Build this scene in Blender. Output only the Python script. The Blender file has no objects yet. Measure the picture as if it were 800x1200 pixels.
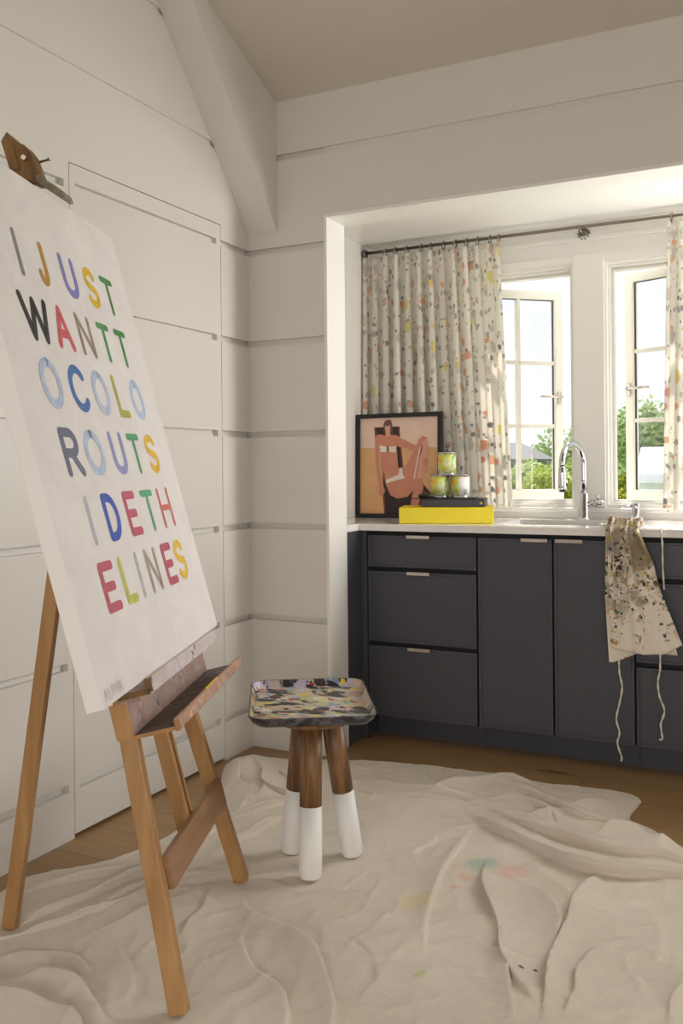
import bpy, bmesh, math, random
import numpy as np
from mathutils import Vector, Matrix, noise
from math import sin, cos, pi, radians
random.seed(7)
C = bpy.context.scene.collection
V = Vector

# ------------------------------------------------------------------ materials
def lin(c):
    f = lambda v: (v/12.92 if v <= .04045 else ((v+.055)/1.055)**2.4)
    return (f(c[0]/255), f(c[1]/255), f(c[2]/255), 1)
class N:
    """tiny node helper"""
    def __init__(s, name):
        s.m = bpy.data.materials.new(name); s.m.use_nodes = True
        s.t = s.m.node_tree; s.b = s.t.nodes['Principled BSDF']; s.out = s.t.nodes['Material Output']
    def n(s, typ, **k):
        o = s.t.nodes.new(typ)
        for a, v in k.items(): setattr(o, a, v)
        return o
    def l(s, a, b): s.t.links.new(a, b)
    def coord(s, which='Object', scale=(1,1,1), rot=(0,0,0), loc=(0,0,0)):
        tc = s.n('ShaderNodeTexCoord'); mp = s.n('ShaderNodeMapping')
        s.l(tc.outputs[which], mp.inputs[0]); mp.inputs['Scale'].default_value = scale
        mp.inputs['Rotation'].default_value = rot; mp.inputs['Location'].default_value = loc
        return mp.outputs[0]
    def noise(s, vec, scale, detail=4, rough=.5, dist=0):
        o = s.n('ShaderNodeTexNoise'); s.l(vec, o.inputs['Vector'])
        o.inputs['Scale'].default_value = scale; o.inputs['Detail'].default_value = detail
        o.inputs['Roughness'].default_value = rough; o.inputs['Distortion'].default_value = dist
        return o
    def vor(s, vec, scale, rnd=1, feature='F1'):
        o = s.n('ShaderNodeTexVoronoi'); o.feature = feature; s.l(vec, o.inputs['Vector'])
        o.inputs['Scale'].default_value = scale; o.inputs['Randomness'].default_value = rnd
        return o
    def ramp(s, fac, stops, interp='LINEAR'):
        o = s.n('ShaderNodeValToRGB'); o.color_ramp.interpolation = interp
        e = o.color_ramp.elements
        while len(e) < len(stops): e.new(.5)
        for el, (p, c) in zip(e, stops):
            el.position = p; el.color = c if len(c) == 4 else (*c, 1)
        s.l(fac, o.inputs[0]); return o.outputs[0]
    def mix(s, fac, a, b, mode='MIX'):
        o = s.n('ShaderNodeMix'); o.data_type = 'RGBA'; o.blend_type = mode
        for i, v in ((0, fac), (6, a), (7, b)):
            if hasattr(v, 'is_output'): s.l(v, o.inputs[i])
            else: o.inputs[i].default_value = v
        return o.outputs[2]
    def math(s, op, a, b=0, c=None):
        o = s.n('ShaderNodeMath'); o.operation = op
        for i, v in enumerate((a, b) if c is None else (a, b, c)):
            if hasattr(v, 'is_output'): s.l(v, o.inputs[i])
            else: o.inputs[i].default_value = v
        return o.outputs[0]
    def bump(s, h, strength=.2, dist=.002):
        o = s.n('ShaderNodeBump'); o.inputs['Strength'].default_value = strength
        o.inputs['Distance'].default_value = dist; s.l(h, o.inputs['Height'])
        s.l(o.outputs[0], s.b.inputs['Normal'])
    def col(s, v):
        if hasattr(v, 'is_output'): s.l(v, s.b.inputs['Base Color'])
        else: s.b.inputs['Base Color'].default_value = v
    def set(s, **k):
        for a, v in k.items(): s.b.inputs[a.replace('_', ' ')].default_value = v

def plain(name, c, rough=.5, metal=0, var=.04, sc=6, bump=0, spec=.5):
    a = N(name); v = a.coord()
    nz = a.noise(v, sc, 3)
    c = lin(c) if max(c) > 1 else (*c, 1)
    d = tuple(x*(1-var) for x in c[:3])+(1,); e = tuple(min(1, x*(1+var)) for x in c[:3])+(1,)
    a.col(a.ramp(nz.outputs[0], [(.3, d), (.7, e)]))
    a.set(Roughness=rough, Metallic=metal); a.b.inputs['Specular IOR Level'].default_value = spec
    if bump:
        n2 = a.noise(v, sc*30, 2); a.bump(n2.outputs[0], bump, .001)
    return a.m

def wood(name, c1, c2, stretch=(30, 30, 2), rough=.45, scale=1.0, knots=True):
    a = N(name); v = a.coord(scale=stretch)
    n1 = a.noise(v, scale, 6, .6, .6); v2 = a.coord(scale=tuple(x*3 for x in stretch))
    n2 = a.noise(v2, scale*1.5, 3, .5, .2)
    c = a.ramp(n1.outputs[0], [(.3, lin(c1)), (.5, lin(tuple((p+q)/2 for p, q in zip(c1, c2)))), (.7, lin(c2))])
    c = a.mix(a.math('MULTIPLY', n2.outputs[0], .25), c, lin(tuple(p*.6 for p in c1)))
    a.col(c); a.set(Roughness=rough); a.bump(n2.outputs[0], .15, .001)
    return a.m

PAINT = plain('warm_white_wall_paint', (220, 216, 209), .42, var=.012, sc=2)
PAINTW = plain('bright_white_trim_paint', (238, 236, 230), .3, var=.01, sc=2)
CEIL = plain('ceiling_paint', (204, 197, 184), .7, var=.012, sc=1.5)
DARKGAP = plain('shadow_gap_backing', (30, 27, 24), .9)
CHAR = plain('charcoal_cabinet_paint', (71, 71, 78), .38, var=.03, sc=3)
CHARD = plain('dark_cabinet_interior', (22, 22, 25), .7)
STONE = plain('white_quartz', (236, 233, 228), .08, var=.015, sc=8)
PORC = plain('white_porcelain', (238, 240, 242), .12, var=.01)
CHROME = plain('chrome', (205, 206, 208), .08, 1, var=.01)
NICKEL = plain('polished_nickel', (205, 196, 186), .22, 1, var=.02)
DKMETAL = plain('aged_dark_nickel', (140, 132, 122), .35, 1, var=.05)
BLKFR = plain('black_frame_lacquer', (22, 21, 23), .4)
SASHP = plain('window_sash_paint', (233, 228, 218), .35, var=.01)
EASEL = wood('oiled_beech', (194, 150, 98), (164, 120, 72), (26, 26, 1.6), .42)
EASELD = wood('darker_beech_crossbar', (168, 128, 90), (136, 98, 66), (3, 3, 30), .5)
CLIPW = wood('worn_clip_wood', (156, 116, 66), (104, 76, 42), (20, 20, 10), .5)
ACACIA = wood('acacia', (166, 124, 80), (72, 46, 26), (44, 44, 3), .45)
WHITEDIP = plain('white_dipped_paint', (240, 238, 234), .45, var=.01)
GESSO = plain('white_canvas_edge', (243, 238, 236), .75, var=.01, sc=8, bump=.1)

def floor_mat():
    a = N('wide_oak_planks')
    v = a.coord(scale=(1, 1, 1))
    br = a.n('ShaderNodeTexBrick'); a.l(v, br.inputs['Vector'])
    br.offset = .37; br.inputs['Scale'].default_value = 1
    br.inputs['Brick Width'].default_value = 2.1; br.inputs['Row Height'].default_value = .19
    br.inputs['Mortar Size'].default_value = .0012; br.inputs['Color1'].default_value = (0, 0, 0, 1)
    br.inputs['Color2'].default_value = (1, 1, 1, 1); br.inputs['Mortar'].default_value = (.5, .5, .5, 1)
    bw = a.n('ShaderNodeRGBToBW'); a.l(br.outputs['Color'], bw.inputs[0])
    base = a.ramp(bw.outputs[0], [(0, lin((160, 129, 88))), (1, lin((182, 150, 106)))])
    g = a.noise(a.coord(scale=(2.2, 26, 1)), 1.2, 6, .6, .8)
    c = a.mix(g.outputs[0], base, lin((136, 104, 68)))
    kv = a.vor(a.coord(scale=(1.2, 4.2, 1), loc=(.3, .2, 0)), 1.1)
    k = a.ramp(kv.outputs['Distance'], [(.03, (1, 1, 1)), (.12, (0, 0, 0))])
    c = a.mix(a.math('MULTIPLY', k, .75), c, lin((62, 42, 26)))
    c = a.mix(br.outputs['Fac'], c, lin((60, 42, 28)))
    a.col(c); a.set(Roughness=.42); a.bump(g.outputs[0], .12, .002)
    return a.m
FLOOR = floor_mat()

def cloth_mat():
    a = N('linen_drop_cloth')
    v = a.coord()
    n1 = a.noise(v, 3, 4); n2 = a.noise(v, 14, 4, .6)
    c = a.ramp(n1.outputs[0], [(.3, lin((216, 204, 188))), (.7, lin((228, 217, 202)))])
    c = a.mix(a.math('MULTIPLY', n2.outputs[0], .22), c, lin((198, 185, 168)))
    # paint stains, each where it lies on the cloth
    dn = a.noise(v, 22, 3, .6)
    off = a.n('ShaderNodeVectorMath'); off.operation = 'MULTIPLY_ADD'
    a.l(dn.outputs['Color'], off.inputs[0]); off.inputs[1].default_value = (.06, .06, 0); fl = a.n('ShaderNodeVectorMath'); fl.operation = 'MULTIPLY'; fl.inputs[1].default_value = (1, 1, 0); a.l(v, fl.inputs[0]); a.l(fl.outputs[0], off.inputs[2])
    for (x, y, r, colr, st) in ((1.214, -.704, .052, (110, 176, 158), .75), (1.307, -.723, .05, (222, 150, 118), .55),
                                (1.197, -.806, .022, (226, 150, 110), .6), (1.150, -.745, .018, (222, 160, 120), .5),
                                (1.129, -1.008, .05, (228, 206, 120), .65), (1.19, -.88, .012, (225, 150, 110), .6), (1.265, -1.321, .018, (180, 205, 95), .7),
                                (.97, -1.1, .012, (190, 210, 110), .6), (1.465, -1.205, .0075, (30, 28, 26), .9),
                                (1.494, -1.191, .006, (30, 28, 26), .9), (.60, -1.13, .05, (178, 172, 166), .35), (.8, -1.33, .06, (182, 168, 148), .5)):
        d = a.n('ShaderNodeVectorMath'); d.operation = 'DISTANCE'
        small = r < .01; a.l(fl.outputs[0] if small else off.outputs[0], d.inputs[0]); d.inputs[1].default_value = (x, y, 0) if small else (x+.03, y+.03, 0)
        m = a.n('ShaderNodeMapRange'); a.l(d.outputs['Value'], m.inputs[0])
        m.inputs[1].default_value = r*.55; m.inputs[2].default_value = r*1.15
        m.inputs[3].default_value = st if small else st*.6; m.inputs[4].default_value = 0
        c = a.mix(m.outputs[0], c, lin(colr))
    a.col(c); a.set(Roughness=.9); a.b.inputs['Sheen Weight'].default_value = .15
    w1 = a.n('ShaderNodeTexWave'); a.l(a.coord(), w1.inputs[0]); w1.inputs['Scale'].default_value = 260; w1.inputs['Distortion'].default_value = 3
    wr = a.noise(a.coord(scale=(1, 2.2, 1), rot=(0, 0, .5)), 16, 6, .65, 1.2)
    h = a.math('ADD', a.math('MULTIPLY', w1.outputs[1], .04), a.math('MULTIPLY', wr.outputs[0], 1.0))
    a.bump(h, .45, .008)
    return a.m
DROP = cloth_mat()

def splat_layers(a, vec, base, layers, dim='3D', dist=.5):
    """layers: (scale, threshold radius, density, [colours], seed, stretch)"""
    c = base
    for (sc, rad, dens, cols, seed, st) in layers:
        dn = a.noise(vec, sc*1.5, 2)
        o = a.n('ShaderNodeVectorMath'); o.operation = 'MULTIPLY_ADD'
        a.l(dn.outputs['Color'], o.inputs[0]); o.inputs[1].default_value = (dist/sc,)*3; a.l(vec, o.inputs[2])
        mp = a.n('ShaderNodeMapping'); a.l(o.outputs[0], mp.inputs[0])
        mp.inputs['Location'].default_value = (seed*1.37, seed*.71, seed*.3); mp.inputs['Scale'].default_value = st
        vo = a.vor(mp.outputs[0], sc); vo.voronoi_dimensions = dim
        sp = a.n('ShaderNodeSeparateColor'); a.l(vo.outputs['Color'], sp.inputs[0])
        r = a.math('MULTIPLY', sp.outputs[2], rad)
        inside = a.math('LESS_THAN', vo.outputs['Distance'], a.math('ADD', r, rad*.45))
        keep = a.math('LESS_THAN', sp.outputs[1], dens)
        k = len(cols); stops = [(i/k, lin(q)) for i, q in enumerate(cols)]
        cc = a.ramp(sp.outputs[0], stops, 'CONSTANT')
        c = a.mix(a.math('MULTIPLY', inside, keep), c, cc)
    return c

def curtain_mat():
    a = N('terrazzo_print_linen')
    v = a.coord('UV')
    c = splat_layers(a, v, lin((250, 247, 240)), [
        (19, .26, .35, [(224, 218, 208), (230, 220, 210), (216, 214, 208)], 9, (1.3, .6, 1)),
        (26, .20, .40, [(186, 180, 172), (206, 200, 190), (160, 158, 160), (210, 202, 180), (192, 188, 194)], 1, (1.3, .75, 1)),
        (17, .24, .24, [(238, 184, 144), (242, 196, 158), (236, 174, 132)], 2, (1.1, .85, 1)),
        (16, .22, .14, [(240, 228, 120), (238, 222, 128)], 3, (1.4, .62, 1)),
        (25, .19, .18, [(112, 112, 120), (134, 134, 140), (96, 98, 106), (170, 170, 172)], 4, (1.2, .8, 1)),
        (36, .17, .22, [(234, 172, 126), (164, 160, 136), (104, 104, 112), (200, 196, 150)], 5, (1, .9, 1)),
    ], '2D', .22)
    c = a.mix(.28, c, lin((250, 247, 240)))
    a.col(c); a.set(Roughness=.9)
    tr = a.n('ShaderNodeBsdfTranslucent'); a.l(c, tr.inputs[0])
    mx = a.n('ShaderNodeMixShader'); mx.inputs[0].default_value = .55
    a.l(a.b.outputs[0], mx.inputs[1]); a.l(tr.outputs[0], mx.inputs[2]); a.l(mx.outputs[0], a.out.inputs[0])
    w = a.noise(v, 220, 2); a.bump(w.outputs[0], .1, .001)
    return a.m
CURT = curtain_mat()

def apron_mat():
    a = N('paint_splattered_canvas')
    v = a.coord()          # local: x across, z height
    sp = a.n('ShaderNodeSeparateXYZ'); a.l(v, sp.inputs[0])
    cols = [(52, 48, 48), (84, 76, 64), (136, 82, 62), (190, 156, 90), (110, 122, 138), (92, 114, 88), (120, 100, 78), (206, 182, 156), (70, 62, 56), (150, 136, 104)]
    base = lin((238, 229, 214))
    n = a.noise(v, 9, 5, .6)
    c = a.mix(a.math('MULTIPLY', n.outputs[0], .45), base, lin((196, 178, 148)))
    # soft brown-grey wiping stains, dense by the bib
    n2 = a.noise(a.coord(loc=(3, 1, 2)), 12, 5, .65, .7)
    dens = a.n('ShaderNodeMapRange'); a.l(sp.outputs[2], dens.inputs[0])
    dens.inputs[1].default_value = -.40; dens.inputs[2].default_value = -.08; dens.inputs[3].default_value = 0; dens.inputs[4].default_value = 1
    st = a.ramp(a.math('ADD', n2.outputs[0], a.math('MULTIPLY', dens.outputs[0], .16)), [(.55, (0, 0, 0)), (.68, (1, 1, 1))])
    c = a.mix(a.math('MULTIPLY', st, .7), c, lin((120, 104, 76)))
    # one olive-brown wiped patch right of the bib centre
    dv = a.n('ShaderNodeVectorMath'); dv.operation = 'DISTANCE'
    ws = a.n('ShaderNodeVectorMath'); ws.operation = 'MULTIPLY_ADD'; a.l(a.noise(v, 25, 3).outputs['Color'], ws.inputs[0]); ws.inputs[1].default_value = (.03, .03, .03); a.l(a.coord(scale=(1, 0, .62)), ws.inputs[2])
    a.l(ws.outputs[0], dv.inputs[0]); dv.inputs[1].default_value = (.082, .015, -.037)
    pm = a.ramp(dv.outputs['Value'], [(.034, (1, 1, 1)), (.048, (0, 0, 0))])
    c = a.mix(a.math('MULTIPLY', pm, .85), c, lin((128, 112, 76)))
    lay = splat_layers(a, v, c, [
        (30, .34, .75, [(204, 188, 134), (176, 154, 116), (196, 176, 150), (124, 120, 90), (214, 200, 170)], 3, (1, 1, 1)),
        (44, .34, .6, cols, 1, (1, 1, .8)), (26, .22, .6, cols[::-1], 2, (.5, 1, 2.2)), (36, .2, .6, [(40, 38, 40), (60, 56, 50), (90, 80, 60)], 7, (2.2, 1, .7)),
        (70, .34, .5, cols, 6, (1, 1, 1))], dist=.9)
    n3 = a.noise(v, 22, 4, .7, .6)
    msk = a.ramp(a.math('ADD', n3.outputs[0], a.math('MULTIPLY', dens.outputs[0], .30)), [(.60, (0, 0, 0)), (.66, (1, 1, 1))])
    msk = a.mix(a.math('MULTIPLY', pm, .8), msk, (0, 0, 0, 1))
    c2 = a.mix(msk, c, lay)
    sparse = splat_layers(a, v, c2, [(42, .2, .42, cols, 11, (1, 1, 1)), (24, .15, .4, [(210, 150, 70), (70, 70, 100), (190, 100, 80), (200, 190, 120)], 12, (1, 1, 1)), (16, .2, .25, [(214, 190, 160), (150, 140, 120)], 14, (1, 1, 1.5))], dist=.8)
    a.col(sparse); a.set(Roughness=.85)
    return a.m
APRON = apron_mat()

def palette_mat():
    a = N('dried_paint_on_tray')
    v = a.coord()
    c = a.ramp(a.noise(v, 7, 3).outputs[0], [(0, lin((196, 186, 168))), (.44, lin((186, 190, 150))), (.5, lin((200, 170, 150))), (.57, lin((188, 188, 196))), (.66, lin((170, 186, 170)))], 'LINEAR')
    c = splat_layers(a, v, c, [
        (10, .45, .8, [(214, 206, 150), (206, 170, 150), (176, 196, 178), (190, 180, 200), (224, 216, 208)], 1, (1, 1.6, 1)),
        (20, .5, .5, [(46, 44, 46), (60, 56, 54), (210, 196, 96), (190, 140, 110), (170, 180, 196)], 2, (1, 1.5, 1)),
        (30, .34, .45, [(40, 38, 42), (222, 196, 60), (206, 120, 70), (120, 150, 180), (214, 208, 200), (150, 60, 50)], 5, (1, 1.6, 1))])
    n = a.noise(a.coord(scale=(1, 1.7, 1), loc=(1.27, 2.2, 0)), 8, 6, .7, .8)
    k = a.ramp(n.outputs[0], [(.54, (0, 0, 0)), (.57, (1, 1, 1))])
    c = a.mix(k, c, lin((50, 46, 46)))
    c = splat_layers(a, v, c, [(26, .26, .25, [(222, 204, 60), (196, 70, 52), (70, 120, 170), (230, 226, 220), (220, 150, 60)], 8, (1, 1.8, 1))])
    a.col(c); a.set(Roughness=.35)
    h = a.noise(v, 60, 4); a.bump(h.outputs[0], .5, .003)
    return a.m
PALETTE = palette_mat()
def rim_mat():
    a = N('paint_smeared_tray_rim'); v = a.coord()
    c = a.ramp(a.noise(v, 16, 4, .6, 1).outputs[0], [(.3, lin((22, 22, 26))), (.48, lin((44, 42, 44))), (.6, lin((104, 100, 108))), (.7, lin((30, 28, 32)))])
    a.col(c); a.set(Roughness=.3); return a.m
TRAYRIM = rim_mat()
def smear_mat(name, base, dark, cols):
    a = N(name); v = a.coord()
    c = a.ramp(a.noise(v, 14, 6, .65, .6).outputs[0], [(.35, lin(base)), (.6, lin(dark))])
    c = splat_layers(a, v, c, [(40, .3, .5, cols, 1, (1, 1, 1)), (75, .25, .45, cols[::-1], 2, (1, 1, 1))])
    a.col(c); a.set(Roughness=.55); a.bump(a.noise(v, 60, 3).outputs[0], .3, .002); return a.m
SMEARL = smear_mat('ledge_with_paint_smears', (222, 216, 220), (206, 190, 184), [(214, 208, 214), (170, 165, 175), (226, 190, 180), (120, 110, 116), (200, 202, 214)])
SMEARP = smear_mat('paint_stained_tray_back', (186, 158, 146), (160, 132, 120), [(176, 148, 138), (100, 104, 124), (190, 160, 150), (180, 160, 160)])
SMEARD = smear_mat('dark_paint_stained_tray_floor', (112, 92, 80), (74, 60, 52), [(120, 100, 90), (60, 50, 46), (140, 120, 110), (50, 52, 60)])
SMEARR = smear_mat('tray_lip_with_paint', (198, 160, 132), (176, 138, 116), [(206, 200, 210), (226, 180, 150), (96, 100, 140), (180, 120, 90)])
SMEARC = smear_mat('clip_jaw_with_paint', (150, 146, 120), (110, 100, 80), [(196, 200, 196), (90, 88, 70), (150, 110, 100), (140, 160, 160)])

def canvas_mat():
    a = N('brushed_white_canvas_paint'); v = a.coord()
    n = a.noise(v, 9, 6, .7, .6)
    a.col(a.ramp(n.outputs[0], [(.3, lin((230, 225, 223))), (.7, lin((241, 237, 235)))]))
    a.set(Roughness=.6); n2 = a.noise(a.coord(rot=(.3, .4, .2)), 90, 4); a.bump(n2.outputs[0], .25, .001); return a.m
CANVAS = canvas_mat()
def stroke_mat(c):
    a = N('letter_paint_%d_%d_%d' % c); v = a.coord()
    L = lin(tuple(min(255, x*1.03) for x in c)); D = tuple(x*.8 for x in L[:3])+(1,)
    a.col(a.ramp(a.noise(v, 45, 4, .6).outputs[0], [(.35, D), (.65, L)])); a.set(Roughness=.5); return a.m
def glass_mat():
    a = N('window_glass')
    tr = a.n('ShaderNodeBsdfTransparent'); tr.inputs[0].default_value = (.97, .98, .985, 1)
    gl = a.n('ShaderNodeBsdfGlossy'); gl.inputs['Roughness'].default_value = .01
    mx = a.n('ShaderNodeMixShader'); mx.inputs[0].default_value = .05; a.l(tr.outputs[0], mx.inputs[1]); a.l(gl.outputs[0], mx.inputs[2])
    a.l(mx.outputs[0], a.out.inputs[0]); return a.m
GLASS = glass_mat()
def can_label_mat():
    a = N('watercolour_can_label'); v = a.coord(scale=(1, 1, 1))
    n = a.noise(v, 16, 3, .5, .6)
    c = a.ramp(n.outputs[0], [(.30, lin((200, 96, 70))), (.37, lin((236, 196, 60))), (.44, lin((206, 214, 80))), (.5, lin((220, 226, 200))), (.56, lin((150, 190, 80))), (.63, lin((90, 160, 90))), (.7, lin((110, 120, 170)))])
    a.col(c); a.set(Roughness=.3); return a.m
CANLAB = can_label_mat()
def leaf_mat(name, c1, c2):
    a = N(name); v = a.coord()
    c = a.ramp(a.noise(v, 3.0, 3).outputs[0], [(.3, lin(c1)), (.7, lin(c2))])
    a.col(c); a.set(Roughness=.6)
    tr = a.n('ShaderNodeBsdfTranslucent'); a.l(c, tr.inputs[0])
    mx = a.n('ShaderNodeMixShader'); mx.inputs[0].default_value = .4
    a.l(a.b.outputs[0], mx.inputs[1]); a.l(tr.outputs[0], mx.inputs[2]); a.l(mx.outputs[0], a.out.inputs[0])
    return a.m

# ------------------------------------------------------------------ mesh helpers
class MB:
    def __init__(s): s.bm = bmesh.new(); s.mats = []; s.cur = 0
    def mat(s, m):
        if m not in s.mats: s.mats.append(m)
        s.cur = s.mats.index(m); return s
    def face(s, vs, smooth=False):
        try: f = s.bm.faces.new(vs)
        except ValueError: return None
        f.material_index = s.cur; f.smooth = smooth; return f
    def box(s, a, b, bev=0, M=None):
        a, b = V(a), V(b); lo = V(map(min, a, b)); hi = V(map(max, a, b))
        t = bmesh.new(); bmesh.ops.create_cube(t, size=1)
        for v in t.verts: v.co = V([(lo[i]+hi[i])/2 + v.co[i]*(hi[i]-lo[i]) for i in range(3)])
        if bev: bmesh.ops.bevel(t, geom=t.edges[:], offset=bev, segments=2, affect='EDGES', profile=.5)
        s.join(t, M, smooth=False); return s
    def join(s, t, M=None, smooth=None):
        mp = {}
        for v in t.verts: mp[v] = s.bm.verts.new(M @ v.co if M is not None else v.co)
        for f in t.faces:
            g = s.face([mp[v] for v in f.verts])
            if g: g.smooth = f.smooth if smooth is None else smooth
        t.free()
    def prism(s, pts, ext, M=None, bev=0):
        """pts: 3D polygon, extruded by ext"""
        t = bmesh.new(); ext = V(ext)
        a = [t.verts.new(V(p)) for p in pts]; b = [t.verts.new(V(p)+ext) for p in pts]
        n = len(pts); t.faces.new(a[::-1]); t.faces.new(b)
        for i in range(n): t.faces.new((a[i], a[(i+1) % n], b[(i+1) % n], b[i]))
        bmesh.ops.recalc_face_normals(t, faces=t.faces[:])
        if bev: bmesh.ops.bevel(t, geom=t.edges[:], offset=bev, segments=2, affect='EDGES', profile=.5)
        s.join(t, M); return s
    def bar(s, p, q, w, h, side, bev=.002):
        """rectangular bar p->q; w along 'side' direction, h across"""
        p, q = V(p), V(q); d = (q-p); L = d.length; d.normalize()
        sd = V(side); sd = (sd - d*sd.dot(d)).normalized(); u = d.cross(sd)
        M = Matrix(((sd.x, u.x, d.x, p.x), (sd.y, u.y, d.y, p.y), (sd.z, u.z, d.z, p.z), (0, 0, 0, 1)))
        return s.box((-w/2, -h/2, 0), (w/2, h/2, L), bev, M)
    def tube(s, pts, r, seg=12, cap=True, smooth=True):
        pts = [V(p) for p in pts]; n = len(pts); rr = r if isinstance(r, (list, tuple)) else [r]*n
        rings = []; up = None
        for i, p in enumerate(pts):
            d = (pts[min(i+1, n-1)]-pts[max(i-1, 0)]).normalized()
            if up is None: up = d.orthogonal().normalized()
            up = (up - d*up.dot(d)).normalized(); w = d.cross(up)
            rings.append([s.bm.verts.new(p+(up*cos(2*pi*k/seg)+w*sin(2*pi*k/seg))*rr[i]) for k in range(seg)])
        for i in range(n-1):
            for k in range(seg):
                s.face((rings[i][k], rings[i][(k+1) % seg], rings[i+1][(k+1) % seg], rings[i+1][k]), smooth)
        if cap: s.face(rings[0][::-1]); s.face(rings[-1])
        return s
    def lathe(s, prof, c=(0, 0, 0), seg=32, M=None, smooth=True):
        t = bmesh.new(); rings = []
        for r, z in prof:
            rings.append([t.verts.new((c[0]+max(r, 1e-4)*cos(2*pi*k/seg), c[1]+max(r, 1e-4)*sin(2*pi*k/seg), c[2]+z)) for k in range(seg)])
        for i in range(len(prof)-1):
            for k in range(seg):
                f = t.faces.new((rings[i][k], rings[i][(k+1) % seg], rings[i+1][(k+1) % seg], rings[i+1][k])); f.smooth = smooth
        t.faces.new(rings[0][::-1]); t.faces.new(rings[-1])
        s.join(t, M); return s
    def grid(s, P, smooth=True, uv=None, closed=False):
        """P[i][j] points"""
        vs = [[s.bm.verts.new(p) for p in row] for row in P]
        fs = []
        for i in range(len(vs)-1):
            for j in range(len(vs[0])-1):
                f = s.face((vs[i][j], vs[i][j+1], vs[i+1][j+1], vs[i+1][j]), smooth)
                fs.append((f, i, j))
        if uv:
            L = s.bm.loops.layers.uv.verify()
            for f, i, j in fs:
                for lp, (a, b) in zip(f.loops, ((i, j), (i, j+1), (i+1, j+1), (i+1, j))): lp[L].uv = uv[a][b]
        return s
    def build(s, name, m=None, parent=None, origin=None, recalc=True):
        if m is not None and not s.mats: s.mats = [m]
        if recalc: bmesh.ops.recalc_face_normals(s.bm, faces=s.bm.faces[:])
        org = V(origin) if origin is not None else None
        root = parent
        base = V((0, 0, 0))
        while root is not None: base += V(root.location); root = root.parent
        if parent is None and org is None: org = V((0, 0, 0))
        loc = (org - base) if org is not None else V((0, 0, 0))
        sub = base + loc
        for v in s.bm.verts: v.co -= sub
        me = bpy.data.meshes.new(name); s.bm.to_mesh(me); s.bm.free()
        for k in s.mats: me.materials.append(k)
        o = bpy.data.objects.new(name, me); C.objects.link(o); o.location = loc
        if parent is not None: o.parent = parent
        return o
def tag(o, label=None, cat=None, group=None, kind=None):
    if label: o['label'] = label
    if cat: o['category'] = cat
    if group: o['group'] = group
    if kind: o['kind'] = kind
    return o
def empty(name, loc=(0, 0, 0), **k):
    o = bpy.data.objects.new(name, None); C.objects.link(o); o.location = loc; o.empty_display_size = .1
    return tag(o, **k)
def solidify(o, t, off=-1):
    m = o.modifiers.new('s', 'SOLIDIFY'); m.thickness = t; m.offset = off; return o

# ------------------------------------------------------------------ camera
cam = bpy.data.cameras.new('camera'); co = bpy.data.objects.new('camera', cam); C.objects.link(co)
cam.sensor_width = 36; cam.sensor_fit = 'AUTO'; cam.lens = 1074.0/1200*36; cam.shift_y = -50.5/1200
co.matrix_world = Matrix.Translation((2.0384, -3.2470, 1.15)) @ Matrix.Rotation(.46227, 4, 'Z') @ Matrix.Rotation(pi/2, 4, 'X') @ Matrix.Rotation(-.00941, 4, 'Z')
cam.clip_end = 400
bpy.context.scene.camera = co

# ------------------------------------------------------------------ room shell
G = [2.814, 2.437, 2.061, 1.683, 1.307, .930, .553, .175]     # groove tops
GH = .024
slope = .414; ZC = 2.653
ZT = lambda y: ZC - slope*min(y, 0)
YF = -5.2                   # how far the left wall runs towards the viewer's back
XR = 4.4
D1, D2, DZ = -.212, -1.050, 2.118      # door edges and top
b = MB(); b.box((-.3, YF, -.12), (XR, 1.1, 0)); b.build('floor', FLOOR).__setitem__('kind', 'structure')

def boards(mb, ax, u0, u1, z0, z1, t=.05, e0=0, e1=0, depth=.020):
    """flat boards with recessed grooves between; ax 'x': wall at x=0 running in y; ax 'y': wall at y=0 running in x"""
    def bx(a, b_, za, zb, d0, d1, bev=0):
        if b_-a < 1e-5 or zb-za < 1e-5: return
        if ax == 'x': mb.box((d0, a, za), (d1, b_, zb), bev)
        else: mb.box((a, -d0, za), (b_, -d1, zb), bev)
    gs = sorted(g for g in G if z0 < g-GH and g < z1)
    zz = z0
    for g in gs:
        bx(u0, u1, zz, g-GH, -t, 0); zz = g
        bx(u0+e0, u1-e1, g-GH, g, -t, -depth)
        if e0: bx(u0, u0+e0, g-GH, g, -t, 0)
        if e1: bx(u1-e1, u1, g-GH, g, -t, 0)
    bx(u0, u1, zz, z1, -t, 0)
gap = .0035
w = MB()
boards(w, 'x', D1+gap, 0, 0, G[1]-GH)
boards(w, 'x', YF, D2-gap, 0, G[1]-GH, e1=.022)
boards(w, 'x', D2-gap, D1+gap, DZ+gap, G[1]-GH)
# upper wall follows the roof slope
def zsl(y): return ZC - slope*y if y > -2.9 else (ZC+slope*2.9) + slope*(y+2.9)
w.box((-.05, YF, G[1]-GH), (-.010, 0, G[1]))
w.box((-.05, YF, G[1]), (0, 0, G[0]-GH) if False else (0, 0, 2.640))
w.box((-.05, YF, 2.640), (0, -.02, 2.653)) 
yk = (ZC-(G[0]-GH))/slope; yk2 = (ZC-G[0])/slope
w.prism([(0, -.02, ZC), (0, YF, ZC), (0, YF, G[0]-GH), (0, yk, G[0]-GH)], (-.05, 0, 0))
w.prism([(-.010, yk, G[0]-GH), (-.010, YF, G[0]-GH), (-.010, YF, G[0]), (-.010, yk2, G[0])], (-.04, 0, 0))
w.prism([(0, yk2, G[0]), (0, YF, G[0]), (0, YF, zsl(YF)), (0, -2.9, zsl(-2.9))], (-.05, 0, 0))
w.box((-.10, -.04, 0), (-.05, .15, 2.653))
w.build('wall_left', PAINT)['kind'] = 'structure'
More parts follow.
